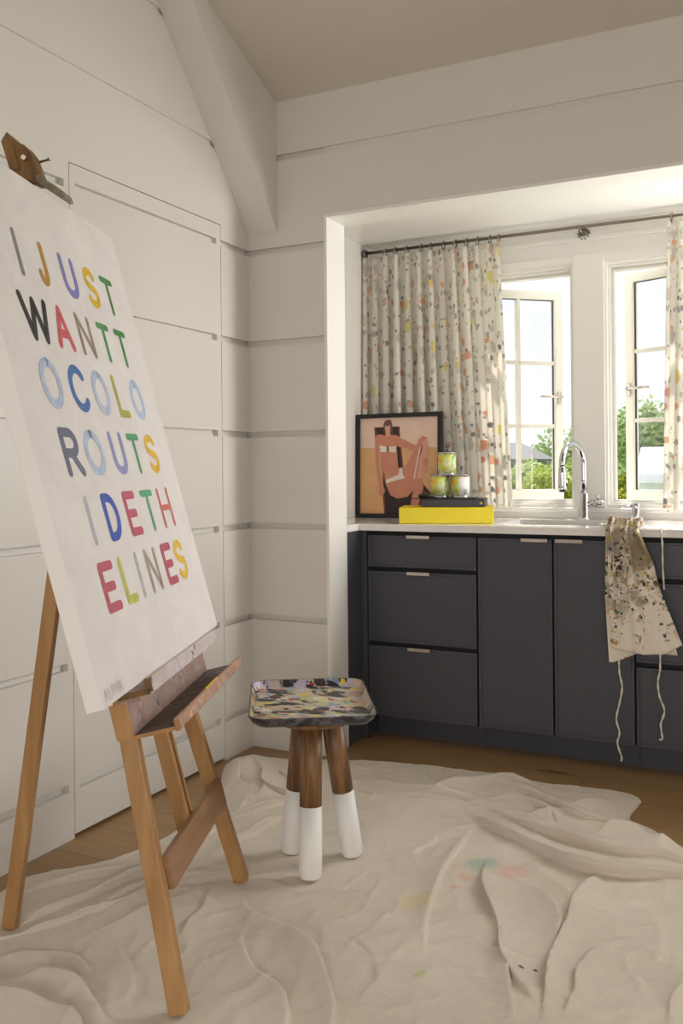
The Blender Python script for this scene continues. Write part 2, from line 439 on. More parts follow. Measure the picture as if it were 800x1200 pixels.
b = MB(); b.box((-.09, D2-.05, 0), (-.052, D1+.05, DZ+.05)); b.build('door_gap_shade', DARKGAP)['kind'] = 'structure'  # dark sheet behind the door, shade of the gaps put into its colour
b = MB(); boards(b, 'x', D2, D1, .013, DZ, t=.045, e0=.022, e1=.028); b.build('door_1', PAINT)['kind'] = 'structure'

XJ, ZH = .3665, 2.1515       # alcove opening
XJR = 3.30
WY = .91
w = MB()
boards(w, 'y', -.05, XJ-.014, 0, ZC, t=.15)
zt = [g for g in G if ZH+.014 < g < ZC]
w.box((XJ-.014, 0, ZH+.014), (XJR+.014, .15, G[1]-GH)); w.box((XJ-.014, .010, G[1]-GH), (XJR+.014, .15, G[1])); w.box((XJ-.014, 0, G[1]), (XJR+.014, .15, ZC))
boards(w, 'y', XJR+.014, XR, 0, ZC, t=.15)
# enclosing alcove walls behind the casing
w.box((.02, .15, 0), (.14, WY+.16, 2.36)); w.box((3.40, .15, 0), (3.52, WY+.16, 2.36))
w.build('wall_back', PAINT)['kind'] = 'structure'
w = MB(); w.box((.14, .15, 2.24), (3.40, WY, 2.36)); w.build('trim_2', PAINTW)['kind'] = 'structure'
# casing around the alcove opening
w = MB()
def ring_y(mb, x0, x1, z0, z1, wd, y0, y1, bottom=True, bev=0):
    mb.box((x0, y0, z0), (x0+wd, y1, z1), bev); mb.box((x1-wd, y0, z0), (x1, y1, z1), bev)
    mb.box((x0+wd, y0, z1-wd), (x1-wd, y1, z1), bev)
    if bottom: mb.box((x0+wd, y0, z0), (x1-wd, y1, z0+wd), bev)
w.box((XJ-.014, -.006, 0), (XJ, .155, ZH+.014), .002); w.box((XJR, -.006, 0), (XJR+.014, .155, ZH+.014), .002)
w.box((XJ, -.006, ZH), (XJR, .155, ZH+.014), .002)
w.build('trim_3', PAINTW)['kind'] = 'structure'
# window wall
OL, ORr = (.62, 1.141), (1.273, 1.80)
Z0, Z1 = .968, 2.062
w = MB()
O3, O4 = (2.06, 2.581), (2.713, 3.24)  # two windows added out of view to bring more daylight into the alcove
w.box((.14, WY, .0), (3.40, WY+.16, Z0)); w.box((.14, WY, Z1), (3.40, WY+.16, 2.36))
for x0, x1 in ((.14, OL[0]), (OL[1], ORr[0]), (ORr[1], O3[0]), (O3[1], O4[0]), (O4[1], 3.40)): w.box((x0, WY, Z0), (x1, WY+.16, Z1))
w.build('wall_window', PAINTW)['kind'] = 'structure'
w = MB()
w.box((.14, WY-.014, 2.158), (3.40, WY, 2.178), .004); w.box((.14, WY-.008, 2.178), (3.40, WY, 2.186), .002)
w.box((OL[1]-.002, WY-.012, Z0), (ORr[0]+.002, WY, 2.098), .002)
w.box((OL[0]-.06, WY-.02, .945), (O4[1]+.06, WY, .966), .004)
w.build('trim_4', PAINTW)['kind'] = 'structure'

# ceiling
w = MB()
w.prism([(-.05, 0, ZC), (-.05, -2.9, zsl(-2.9)), (-.05, YF, zsl(YF)), (-.05, YF, zsl(YF)+.1), (-.05, -2.9, zsl(-2.9)+.1), (-.05, 0.15, ZC+.1), (-.05, .15, ZC)], (XR+.05, 0, 0))
w.build('ceiling', CEIL)['kind'] = 'structure'
w = MB(); yb_ = (ZC-2.121)/(1.186-slope)
w.prism([(.0005, -.001, 2.121), (.0005, -.001, ZC-.001), (.0005, -yb_, zsl(-yb_)-.001)], (.138, 0, 0))
w.build('trim_5', PAINT)['kind'] = 'structure'
# right wall and rear wall (behind the viewer), both solid, without openings
w = MB(); w.box((XR, YF, 0), (XR+.1, .15, 2.6)); w.prism([(XR, .15, 2.6), (XR, YF, 2.6), (XR, YF, zsl(YF)), (XR, -2.9, zsl(-2.9)), (XR, 0, ZC), (XR, .15, ZC)], (.05, 0, 0)); w.build('wall_right', PAINT)['kind'] = 'structure'
w = MB(); w.box((-.05, YF-.1, 0), (XR+.1, YF, 3.0)); w.build('wall_rear', PAINT)['kind'] = 'structure'

# ------------------------------------------------------------------ windows
def window(n, op, hinge, ang, L, ztop, side, label_side):
    x0, x1 = op
    root = empty('window_%d' % n, (x0, WY, Z0), kind='structure')
    f = MB()
    for k, (d, y0, y1) in enumerate(((.012, WY+.0, WY+.03), (.022, WY+.03, WY+.06), (.032, WY+.075, WY+.12))):
        ring_y(f, x0, x1, Z0, Z1, d, y0, y1)
    f.box((x0-.03, WY-.008, Z0-.0), (x0, WY, Z1+.03), .002) if n == 1 else f.box((x1, WY-.008, Z0), (x1+.03, WY, Z1+.03), .002)
    f.box((x0, WY-.010, Z1), (x1, WY, Z1+.034), .003)
    f.build('window_frame', PAINTW, root)
    zb = .985
    # casement sash in its own frame: u along width from hinge, y thickness
    dirv = V((cos(ang), sin(ang), 0)); nrm = V((-sin(ang), cos(ang), 0))
    H = V((hinge[0], hinge[1], 0))
    M = Matrix(((dirv.x, nrm.x, 0, H.x), (dirv.y, nrm.y, 0, H.y), (0, 0, 1, 0), (0, 0, 0, 1)))
    st = .042; t = .022; mu = .018
    s = MB()
    s.box((0, -t, zb), (st, t, ztop), .003, M); s.box((L-st, -t, zb), (L, t, ztop), .003, M)
    s.box((st-.003, -t, zb), (L-st+.003, t, zb+.055), .003, M); s.box((st-.003, -t, ztop-.042), (L-st+.003, t, ztop), .003, M)
    s.box((L/2-mu/2, -t*.7, zb+.05), (L/2+mu/2, t*.7, ztop-.04), .002, M)
    hh = (ztop-.042-zb-.055)/3
    for i in (1, 2): s.box((st, -t*.7, zb+.055+hh*i-mu/2), (L-st, t*.7, zb+.055+hh*i+mu/2), .002, M)
    so = s.build('sash', SASHP, root)
    # dark glazing gasket shown at the pane edges
    g = MB()
    for a_, b_ in ((st, st+.0025), (L-st-.0025, L-st)): g.box((a_, -.004, zb+.056), (b_, .008, ztop-.043), 0, M)
    g.box((st+.004, -.004, ztop-.045), (L-st-.004, .008, ztop-.043), 0, M)
    g.build('glazing_gasket', BLKFR, so)
    p = MB()
    p.box((st-.002, -.003, zb+.053), (L-st+.002, .003, ztop-.040), 0, M)
    p.build('glass_pane', GLASS, so)
    # lever handle on the room face of the free stile
    h = MB(); sg = -1 if side < 0 else 1
    uu = L-st/2; zh = zb+.49*(ztop-zb)-.0
    f0 = -t*sg if sg > 0 else t
    y_in = -t if side > 0 else t
    sgn = -1 if side > 0 else 1
    h.box((uu-.009, y_in, zh-.03), (uu+.009, y_in+sgn*.008, zh+.03), .003, M)
    h.tube([M @ V((uu, y_in, zh)), M @ V((uu, y_in+sgn*.022, zh+.004)), M @ V((uu-.02, y_in+sgn*.026, zh+.006)), M @ V((uu-.115, y_in+sgn*.024, zh+.004))], [.008, .007, .007, .006], 10)
    h.build('window_handle', NICKEL, so)
    return root
window(1, OL, (.635, WY+.10), radians(43), .475, 2.018, 1, '')
window(2, ORr, (1.79, WY+.10), radians(157), .505, 2.048, -1, '')
window(3, O3, (2.075, WY+.10), radians(0), .49, 2.048, 1, '')  # added unseen window, lets in more sky light
window(4, O4, (3.225, WY+.10), radians(180), .49, 2.048, -1, '')  # second added window, also out of view and there for its light

# ------------------------------------------------------------------ cabinets
CF = .30        # face plane
ZCT = .9165     # counter top
def front(x0, x1, z0, z1, name, parent, hx=None):
    f = MB()
    f.box((x0, CF+.005, z0), (x1, CF+.024, z1), .0015)
    wd = .011
    f.box((x0, CF, z0), (x0+wd, CF+.01, z1), .002); f.box((x1-wd, CF, z0), (x1, CF+.01, z1), .002)
    f.box((x0+wd-.002, CF, z0), (x1-wd+.002, CF+.01, z0+wd), .002); f.box((x0+wd-.002, CF, z1-wd), (x1-wd+.002, CF+.01, z1), .002)
    o = f.build(name, CHAR, parent)
    if hx is not None:
        h = MB(); a, b_ = hx
        h.box((a, CF-.013, z1+.0002), (b_, CF+.012, z1+.0025), .0008); h.box((a, CF-.0145, z1-.011), (b_, CF-.012, z1+.0025), .0008)
        h.build('tab_pull', NICKEL, o)['label'] = 'polished nickel tab pull on the top edge'
    return o
def carcass(x0, x1, parent):
    c = MB(); c.box((x0, CF+.026, .10), (x1, WY-.004, .888), 0); c.build('cabinet_body', CHARD, parent)
    k = MB(); k.box((x0, .396, .0005), (x1, .41, .10)); k.build('toe_kick', CHAR, parent)
c1 = empty('drawer_cabinet', (.63, .6, 0), label='charcoal drawer cabinet at the left end of the counter, three drawers', cat='cabinet')
carcass(.392, .875, c1)
for z0, z1 in ((.734, .868), (.418, .716), (.104, .400)): front(.392, .872, z0, z1, 'drawer', c1, (.575, .675))
c2 = empty('sink_cabinet', (1.18, .6, 0), label='charcoal sink cabinet with two tall doors in the middle of the run', cat='cabinet')
carcass(.8765, 1.4865, c2)
front(.880, 1.179, .104, .868, 'door', c2, (1.06, 1.165)); front(1.186, 1.484, .104, .868, 'door', c2, (1.195, 1.3))
c3 = empty('drawer_cabinet', (1.73, .6, 0), label='charcoal drawer cabinet right of the apron, cut by the frame edge', cat='cabinet')
carcass(1.488, 1.976, c3)
for z0, z1 in ((.734, .868), (.418, .716), (.104, .400)): front(1.491, 1.973, z0, z1, 'drawer', c3, (1.68, 1.78))
p = MB(); p.box((.145, .158, .0005), (XJ-.0005, .885, .887), .001); p.box((XJ, .292, .0005), (.389, .885, .887), .001)
p.build('end_panel', CHAR); tag(bpy.data.objects['end_panel'], 'dark charcoal end panel between the left casing and the drawers', 'panel')
c4 = empty('base_cabinet', (2.3, .6, 0), label='charcoal two-door cabinet beyond the right edge of the frame', cat='cabinet')
carcass(1.980, 2.62, c4); front(1.983, 2.298, .104, .868, 'door', c4, (2.18, 2.28)); front(2.304, 2.617, .104, .868, 'door', c4, (2.32, 2.42))
p = MB(); p.box((2.623, .30, .0005), (3.395, .885, .887), .001); tag(p.build('end_panel', CHAR), 'dark charcoal end panel at the right casing', 'panel')

# counter with sink cut-out
SX0, SX1, SY0, SY1 = .92, 1.45, .425, .79
w = MB()
zb = ZCT-.0285
XL, XRr, YF0, YB = .142, 3.398, .275, WY-.001
for a, b_ in (((XL, .158, zb), (XJ, YF0, ZCT)), ((XL, YF0, zb), (SX0, YB, ZCT)), ((SX1, YF0, zb), (XRr, YB, ZCT)), ((SX0, YF0, zb), (SX1, SY0, ZCT)), ((SX0, SY1, zb), (SX1, YB, ZCT))):
    w.box(a, b_)
bmesh.ops.remove_doubles(w.bm, verts=w.bm.verts[:], dist=1e-5)
tag(w.build('countertop', STONE), 'white stone worktop running under the windows', 'worktop')
w = MB()
zs = ZCT-.03; dpt = .2
w.box((SX0-.012, SY0-.012, zs-dpt-.01), (SX1+.012, SY1+.012, zs-dpt))
w.box((SX0-.012, SY0-.012, zs-dpt), (SX0, SY1+.012, zs)); w.box((SX1, SY0-.012, zs-dpt), (SX1+.012, SY1+.012, zs))
w.box((SX0, SY0-.012, zs-dpt), (SX1, SY0, zs)); w.box((SX0, SY1, zs-dpt), (SX1, SY1+.012, zs))
sk = w.build('sink', PORC); tag(sk, 'white undermount sink basin below the faucet', 'sink')
d = MB(); d.lathe([(.0, 0), (.04, 0), (.042, .002), (.03, .004), (0, .003)], (1.18, .62, zs-dpt)); d.build('drain', CHROME, sk)

# faucet
fx, fy = 1.193, .835
fo = empty('faucet', (fx, fy, ZCT), label='chrome gooseneck faucet with pull-down spray head behind the sink', cat='faucet')
m = MB(); m.lathe([(.0, 0), (.027, 0), (.027, .006), (.0235, .009), (.0225, .012), (.0225, .115), (.020, .120), (.0135, .122), (0, .123)], (fx, fy, ZCT)); m.build('faucet_body', CHROME, fo)
dirx = V((-.32, -.95, 0)).normalized(); R = .088; zc_ = ZCT+.245
pts = [V((fx, fy, ZCT+.118)), V((fx, fy, ZCT+.18))]
for i in range(17):
    a = pi*i/16*1.04; pts.append(V((fx, fy, zc_)) + dirx*(R - R*cos(a)) + V((0, 0, R*sin(a))))
m = MB(); m.tube(pts, .0135, 16); m.build('spout', CHROME, fo)
e = pts[-1]; dd = (pts[-1]-pts[-2]).normalized()
m = MB(); m.tube([e, e+dd*.005, e+dd*.03, e+dd*.08, e+dd*.105, e+dd*.108], [.0135, .016, .017, .0185, .0185, .015], 18)
m.tube([e+dd*.05+V((.016, -.002, 0)), e+dd*.078+V((.0185, -.002, 0))], [.006, .006], 8)
m.build('spray_head', CHROME, fo)
m = MB(); m.tube([(fx+.018, fy, ZCT+.072), (fx+.075, fy-.002, ZCT+.074)], .0135, 14); m.tube([(fx+.062, fy-.002, ZCT+.08), (fx+.062, fy-.01, ZCT+.112)], [.0045, .0038], 8)
m.tube([(fx+.045, fy-.002, ZCT+.074), (fx+.088, fy-.002, ZCT+.074)], [.0155, .0155], 14); m.build('lever', CHROME, fo)
sx, sy = 1.41, .855
so_ = empty('soap_dispenser', (sx, sy, ZCT), label='short chrome soap pump on the worktop right of the faucet', cat='soap pump')
m = MB(); m.lathe([(0, 0), (.021, 0), (.021, .004), (.0165, .006), (.0165, .05), (.014, .054), (0, .055)], (sx, sy, ZCT)); m.build('pump_body', CHROME, so_)
m = MB(); m.lathe([(0, 0), (.018, 0), (.0185, .004), (.0185, .018), (.016, .021), (0, .022)], (sx, sy, ZCT+.053)); m.tube([(sx, sy, ZCT+.062), (sx-.05, sy-.03, ZCT+.064), (sx-.062, sy-.036, ZCT+.058)], [.006, .005, .005], 10); m.build('pump_head', CHROME, so_)

# ------------------------------------------------------------------ curtain rod, curtains
RY, RZ = .815, 2.2
ro = empty('curtain_rod', (1.2, RY, RZ), label='slim dark metal curtain rod above both windows', cat='curtain rod')
m = MB(); m.tube([(.145, RY, RZ), (3.395, RY, RZ)], .0075, 12); m.build('rod', DKMETAL, ro)
for x in (.145, 3.382): m = MB(); m.tube([(x, RY, RZ), (x+.013, RY, RZ)], .017, 16); m.build('end_socket', DKMETAL, ro)
m = MB(); bx_ = 1.19
m.lathe([(0, 0), (.028, 0), (.028, .004), (.02, .008), (0, .01)], (0, 0, 0), M=Matrix.Translation((bx_, WY, RZ-.012)) @ Matrix.Rotation(pi/2, 4, 'X'))
m.tube([(bx_, WY, RZ-.012), (bx_, RY+.0, RZ-.016)], .006, 10); m.tube([(bx_, RY+.012, RZ-.014), (bx_, RY, RZ-.019), (bx_, RY-.014, RZ-.008)], .004, 8)
for k in range(10): m.tube([(bx_+.02*cos(k*pi/5), WY-.012, RZ-.012+.02*sin(k*pi/5)), (bx_+.026*cos(k*pi/5), WY-.016, RZ-.012+.026*sin(k*pi/5))], .004, 6)
m.build('bracket', DKMETAL, ro)

def curtain(label, x0t, x1t, x0b, x1b, npl, rings, seed, zb):
    root = empty('curtain', ((x0t+x1t)/2, RY, zb), label=label, cat='curtain')
    rnd = random.Random(seed)
    NU, NV = npl*22, 60
    ph = [rnd.uniform(-.25, .25) for _ in range(npl+2)]; am = [rnd.uniform(.45, 1.25) for _ in range(npl+2)]
    P = []; UV = []
    zt_ = RZ-.024
    for j in range(NV+1):
        v = j/NV; row = []; uvr = []; s_ = 0; prev = None
        for i in range(NU+1):
            u0 = i/NU; u = u0+.018*sin(u0*11+seed)*(.5+v)+.010*sin(u0*23+seed*2); u = max(0, min(1, u)) if 0 < i < NU else u0; k = u*npl; kk = int(min(k, npl-1)); fr_ = k-kk
            A = (.017+.014*min(1, v*1.6))*(am[kk]*(1-fr_)+am[kk+1]*fr_)
            phs = (ph[kk]*(1-fr_)+ph[kk+1]*fr_)*(.3+v)
            c_ = cos(2*pi*(k)+phs)
            # pinch pleat: sharp at top, soft roll below
            shp = (abs(c_)**(.8 if v > .15 else 1.6))*(1 if c_ > 0 else -1)
            y = RY - A*shp - .012*sin(u*5+v*2)*v
            xa = x0t+(x1t-x0t)*u; xb = x0b+(x1b-x0b)*u
            x = xa*(1-v)+xb*v + .010*sin(4*pi*k+phs*2)*(.4+v*.8)
            z = zt_ + (zb-zt_)*v + (.004*c_ if v > .95 else 0)*0
            pnt = V((x, y, z))
            if prev is not None: s_ += (V((pnt.x, pnt.y))-V((prev.x, prev.y))).length
            prev = pnt; row.append(pnt); uvr.append((u0*(x1b-x0b)*2.1, -z))
        P.append(row); UV.append(uvr)
    m_ = MB(); m_.grid(P, True, UV); o = m_.build('curtain_panel', CURT, root); solidify(o, .0015, 0)
    first = None
    for x in rings:
        if first is None:
            r = MB(); n = 20
            r.tube([(x+.003*sin(2*pi*k/n), RY+.0185*cos(2*pi*k/n), RZ-.007+.0185*sin(2*pi*k/n)) for k in range(n+1)], .0026, 6, cap=False)
            r.tube([(x, RY, RZ-.02), (x, RY-.004, RZ-.034)], .0018, 6)
            first = r.build('ring', DKMETAL, root); fx_ = x
        else:
            c = first.copy(); C.objects.link(c); c.parent = root; c.location.x += x-fx_; c.rotation_euler.z = 0
    return root
curtain('terrazzo-print linen curtain gathered at the left end of the rod', .150, .832, .152, .888, 12,
        [.16, .262, .315, .374, .447, .495, .560, .618, .672, .725, .785, .826], 3, .962)
curtain('terrazzo-print linen curtain at the right end, cut by the frame edge', 1.555, 1.99, 1.53, 2.01, 8,
        [1.572+.059*k for k in range(8)], 9, .958)

# ------------------------------------------------------------------ framed painting
def unit(x, y): return ((x-98)/610, 1-(y-107)/761)
fw_, fh_ = .436, .492
tilt = radians(1.5)
FO = V((.142, .703, ZCT+.001)); FX = V((1, 0, 0)); FZ = V((0, sin(tilt), cos(tilt))); FN = V((0, -cos(tilt), sin(tilt)))
MF = Matrix(((FX.x, -FN.x, FZ.x, FO.x), (FX.y, -FN.y, FZ.y, FO.y), (FX.z, -FN.z, FZ.z, FO.z), (0, 0, 0, 1)))   # local y = into the wall
fr = empty('framed_painting', FO, label='black-framed painting of a seated bather leaning on the left curtain', cat='picture')
m = MB(); wd = .02
for a, b_ in (((0, -.0, 0), (wd, .025, fh_)), ((fw_-wd, 0, 0), (fw_, .025, fh_)), ((wd-.001, 0, 0), (fw_-wd+.001, .025, wd)), ((wd-.001, 0, fh_-wd), (fw_-wd+.001, .025, fh_))):
    m.box(a, b_, .001, MF)
m.build('frame', BLKFR, fr)
def flat(c, nm, r=.5): return plain(nm, c, r, var=.05, sc=14)
SKIN = flat((206, 138, 112), 'painted_skin'); SKIN2 = flat((222, 160, 138), 'painted_skin_light'); PINK = flat((233, 202, 184), 'painted_pale_pink')
SAND = flat((220, 172, 122), 'painted_sand'); DBR = flat((48, 34, 36), 'painted_dark_brown'); HAIR = flat((112, 76, 66), 'painted_hair'); RST = flat((130, 66, 52), 'painted_rust'); WH = flat((238, 224, 216), 'painted_white')
m = MB()
iw, ih = fw_-2*wd, fh_-2*wd
layer = [0]
def shape(pts, mat, raw=False):
    layer[0] += 1; y = .012-.00025*layer[0]
    m.mat(mat)
    vs = []
    for p_ in pts:
        u, v = p_ if raw else unit(*p_)
        vs.append(m.bm.verts.new(MF @ V((wd+u*iw, y, wd+v*ih))))
    f = m.face(vs)
    if f: bmesh.ops.triangulate(m.bm, faces=[f])
shape([(0, 0), (1, 0), (1, 1), (0, 1)], PINK, True)
shape([(0, 0), (1, 0), (1, .682), (.5, .69), (0, .686)], SAND, True)
# chair
shape([(208, 180), (412, 177), (416, 260), (442, 500), (400, 505), (385, 300), (380, 250), (218, 262)], RST)
shape([(222, 185), (400, 182), (404, 250), (428, 505), (402, 500), (388, 330), (240, 262)], DBR)
shape([(258, 370), (268, 380), (310, 650), (520, 680), (590, 628), (650, 700), (640, 868), (290, 868), (278, 700), (300, 660)], RST)
shape([(262, 380), (272, 520), (300, 640), (330, 700), (520, 690), (586, 660), (560, 868), (305, 868), (292, 720)], DBR)
shape([(590, 628), (652, 706), (636, 712), (590, 668)], DBR)
# body
shape([(216, 262), (246, 236), (300, 245), (308, 230), (338, 230), (346, 245), (385, 246), (440, 280), (540, 330), (527, 378), (460, 352), (388, 334), (386, 390), (400, 500), (425, 512), (438, 560), (318, 610), (275, 510), (262, 400), (256, 330), (246, 420), (262, 560), (298, 690), (276, 735), (252, 722), (248, 640), (222, 470)], SKIN)
shape([(430, 520), (470, 470), (520, 380), (560, 290), (590, 258), (620, 268), (634, 320), (632, 440), (625, 500), (590, 600), (560, 640), (440, 592)], SKIN)
shape([(575, 300), (590, 350), (560, 470), (545, 592), (590, 590), (625, 480), (634, 330), (620, 275)], SKIN2)
shape([(572, 330), (580, 345), (552, 470), (532, 590), (520, 590), (545, 450)], PINK)
shape([(312, 640), (320, 605), (450, 590), (540, 590), (590, 612), (598, 660), (570, 760), (552, 830), (496, 830), (510, 720), (525, 680), (470, 735), (395, 748), (340, 720)], SKIN)
shape([(290, 250), (284, 160), (300, 128), (330, 120), (346, 130), (356, 170), (362, 245), (340, 232), (340, 165), (312, 160), (297, 190), (302, 245)], HAIR)
shape([(297, 180), (304, 163), (332, 160), (340, 180), (338, 235), (320, 262), (306, 238)], SKIN2)
shape([(300, 163), (318, 176), (340, 166), (338, 140), (306, 138)], HAIR)
shape([(254, 322), (312, 338), (314, 378), (264, 380)], WH); shape([(328, 336), (388, 334), (384, 386), (330, 376)], WH); shape([(312, 336), (328, 336), (330, 378), (314, 378)], RST)
shape([(306, 600), (405, 560), (414, 512), (436, 512), (440, 560), (458, 588), (400, 600), (308, 628)], WH)
shape([(596, 440), (625, 430), (632, 470), (618, 494), (596, 490)], SKIN)
m.build('painting', None, fr, recalc=False)
m = MB(); m.box((wd*.5, .0125, wd*.5), (fw_-wd*.5, .022, fh_-wd*.5), 0, MF); m.build('backing_board', plain('backing_card', (150, 120, 90), .8), fr)

# ------------------------------------------------------------------ books, palette and paint cans
YEL = plain('yellow_book_cloth', (240, 218, 20), .45, var=.02); YELP = plain('book_pages', (232, 226, 200), .8)
YB0 = ZCT+.0005
bk = empty('book', (.715, .45, YB0), label='thick bright yellow book lying on the worktop', cat='book')
Mb = Matrix.Translation((.524, .335, YB0)) @ Matrix.Rotation(radians(17.3), 4, 'Z')
m = MB(); m.box((0, 0, 0), (.395, .26, .004), .001, Mb); m.box((0, 0, .062), (.395, .26, .066), .001, Mb)
m.box((0, -.004, 0), (.395, .004, .066), .0025, Mb); m.build('cover', YEL, bk)
m = MB(); m.box((.005, .004, .004), (.390, .254, .062), 0, Mb); m.build('page_block', YELP, bk)
BK = plain('black_book_cloth', (24, 23, 22), .35); GOLD = plain('gold_foil', (196, 160, 70), .3, .8)
zk = YB0+.0665
Mk = Matrix.Translation((.592, .420, zk)) @ Matrix.Rotation(radians(14), 4, 'Z')
bb = empty('book', (.70, .47, zk), label='slim black book on the yellow book with a small gold emblem', cat='book')
m = MB(); m.box((0, 0, 0), (.268, .20, .004), .001, Mk); m.box((0, 0, .029), (.268, .20, .033), .001, Mk); m.box((0, -.003, 0), (.268, .004, .033), .002, Mk); m.box((.262, 0, 0), (.268, .20, .033), .001, Mk); m.build('cover', BK, bb)
m = MB(); m.box((.003, .004, .004), (.262, .196, .029), 0, Mk); m.build('page_block', YELP, bb)
m = MB(); m.lathe([(0, 0), (.0062, 0), (.0062, .0008), (0, .0008)], M=Mk @ Matrix.Translation((.252, -.003, .016)) @ Matrix.Rotation(pi/2, 4, 'X'), seg=10); m.build('gold_emblem', GOLD, bb)
zp = zk+.0335
pl = empty('palette_plate', (.68, .52, zp), label='thin black painter\'s plate with dried lumps under the cans', cat='palette')
Mq = Matrix.Translation((.592, .420, zp)) @ Matrix.Rotation(radians(14), 4, 'Z')
m = MB(); m.prism([(-.065, .06, 0), (-.02, .012, 0), (.19, .008, 0), (.232, .02, 0), (.232, .17, 0), (.20, .18, 0), (0, .18, 0), (-.05, .10, 0)], (0, 0, .0035), M=Mq, bev=.0008); m.build('plate', BK, pl)
for i, (x, y, r) in enumerate(((.004, .055, .021), (.03, .045, .018), (.018, .075, .02))):
    m = MB(); t = bmesh.new(); bmesh.ops.create_icosphere(t, subdivisions=3, radius=1)
    for v_ in t.verts:
        q = 1+.25*noise.noise(v_.co*2+V((i*3, 0, 0)))
        v_.co = V((x+v_.co.x*r*q*1.2, y+v_.co.y*r*q, .013+v_.co.z*r*.55*q))
    for f_ in t.faces: f_.smooth = True
    m.join(t, Mq); m.build('dried_paint_lump', plain('dried_paint_%d' % i, ((34, 34, 30), (60, 58, 30), (26, 26, 30))[i], .3, var=.5, sc=60), pl)
RIMD = plain('dark_can_lid', (70, 68, 66), .3, .8); RIMM = plain('bright_can_steel', (205, 205, 205), .2, 1); WLAB = plain('white_can_label', (236, 236, 232), .4)
def can(x, y, z, label, white=False, rot=0):
    o = empty('paint_can', (x, y, z), label=label, cat='paint can', group='small paint cans stacked on the books')
    r, h = .0405, .098
    m = MB(); m.lathe([(0, 0), (r, 0), (r+.0015, .002), (r, .004), (r-.0008, .005), (r-.0008, h-.006), (r, h-.005), (r+.002, h-.003), (r+.001, h)], (x, y, z), 40); m.build('can_body', RIMM, o)
    m = MB(); m.lathe([(r*.96, 0), (r*.95, -.004), (r*.75, -.004), (r*.7, -.002), (0, -.002)][::-1], (x, y, z+h), 40)
    m.lathe([(0, 0), (r*.9, 0), (r*.98, .001), (r*.98, .0025), (r*.86, .003), (0, .001)], (x, y, z+h-.001), 40); m.build('lid', RIMD, o)
    def wrap(a0, a1, rr, mat, nm, z0=.008, z1=None):
        z1 = z1 or h-.009; mm = MB(); n = max(6, int(abs(a1-a0)/.12))
        P = [[(x+rr*cos(a0+(a1-a0)*i/n), y+rr*sin(a0+(a1-a0)*i/n), z+zz_) for i in range(n+1)] for zz_ in (z0, z1)]
        mm.grid(P); q = mm.build(nm, mat, o, recalc=True); solidify(q, .0003, 0); return q
    if white:
        wrap(radians(-170), radians(-78), r, CANLAB, 'label_band'); wrap(radians(-78), radians(60), r, WLAB, 'back_label')
        # bar code stripes, plain bars only
        mm = MB(); a = radians(-52)
        for k in range(9):
            aa = a+.05*k; wdt = (.012, .02, .01)[k % 3]
            P = [[(x+(r+.0005)*cos(aa+wdt*i), y+(r+.0005)*sin(aa+wdt*i), z+zz_) for i in (0, 1)] for zz_ in (.014, .036)]
            mm.grid(P, False)
        mm.build('bar_code', BLKFR, o)
    else: wrap(radians(-178+rot), radians(10+rot), r, CANLAB, 'label_band')
    return o
zcn = zp+.0045
can(.630, .548, zcn, 'lower left paint can with rainbow watercolour label')
can(.7165, .569, zcn, 'lower right paint can showing green and white label with bar code', True)
can(.661, .556, zcn+.0985, 'topmost paint can with yellow watercolour label, standing on two others', rot=-8)

# ------------------------------------------------------------------ easel (its own frame: a along the crossbar, s up the leaning plane, o forward)
EM = V((.7571, -1.3859, 0)); ang = .3646; al = .2433
Ee = V((-sin(ang), cos(ang), 0)); En = V((cos(ang), sin(ang), 0)); Zv = V((0, 0, 1))
Ev = Zv*cos(al)-En*sin(al); Eo = En*cos(al)+Zv*sin(al)
def EP(a, s, o=0): return EM + Ee*a + Ev*s + Eo*o
es = empty('easel', EM, label='beech studio easel holding the lettered canvas', cat='easel')
hw, kk_ = .3144, .1723
TOP = 1.34
for sg in (-1, 1):
    m = MB(); p0 = EP(sg*hw, .010); p1 = EP(sg*(hw-kk_*TOP), TOP)
    m.bar(p0, p1, .030, .040, Ee, .003); m.build('leg', EASEL, es)
m = MB(); m.bar(V((.2586, -1.563, .008)), EP(0, 1.27, -.045), .030, .036, Ee, .003); rl = m.build('leg', EASEL, es); rl['label'] = 'rear leg propping the easel from behind'
m = MB(); cs = .279; m.bar(EP(-(hw-kk_*cs)+.013, cs, .024), EP(hw-kk_*cs-.013, cs, .024), .074, .016, Ev, .002); m.build('crossbar', EASELD, es)
m = MB(); m.bar(EP(-.13, 1.28, -.012), EP(.13, 1.28, -.012), .06, .022, Ev, .002); m.build('top_block', EASEL, es)
# mast: two rails with a slotted channel and pins
m = MB().mat(EASEL); m.bar(EP(-.014, .27, -.002), EP(-.014, 2.005, -.002), .020, .034, Ee, .0015); m.bar(EP(.018, .27, -.002), EP(.018, 2.005, -.002), .009, .034, Ee, .0015)
m.mat(CLIPW); m.bar(EP(.005, .27, -.013), EP(.005, 2.005, -.013), .020, .010, Ee, 0)
m.mats[0] = EASEL
ma = m.build('mast', EASEL, es)
for k in range(9): m = MB(); m.bar(EP(-.004, .335+.028*k, .008), EP(.0135, .335+.028*k, .008), .0035, .006, Ev, 0); m.build('ratchet_pin', NICKEL, ma)
for a in (-(hw-kk_*cs)-.0145,): m = MB(); m.tube([EP(a, cs-.045, .004), EP(a-.003, cs-.045, .004)], .0065, 12); m.build('bolt_cap', DKMETAL, es)
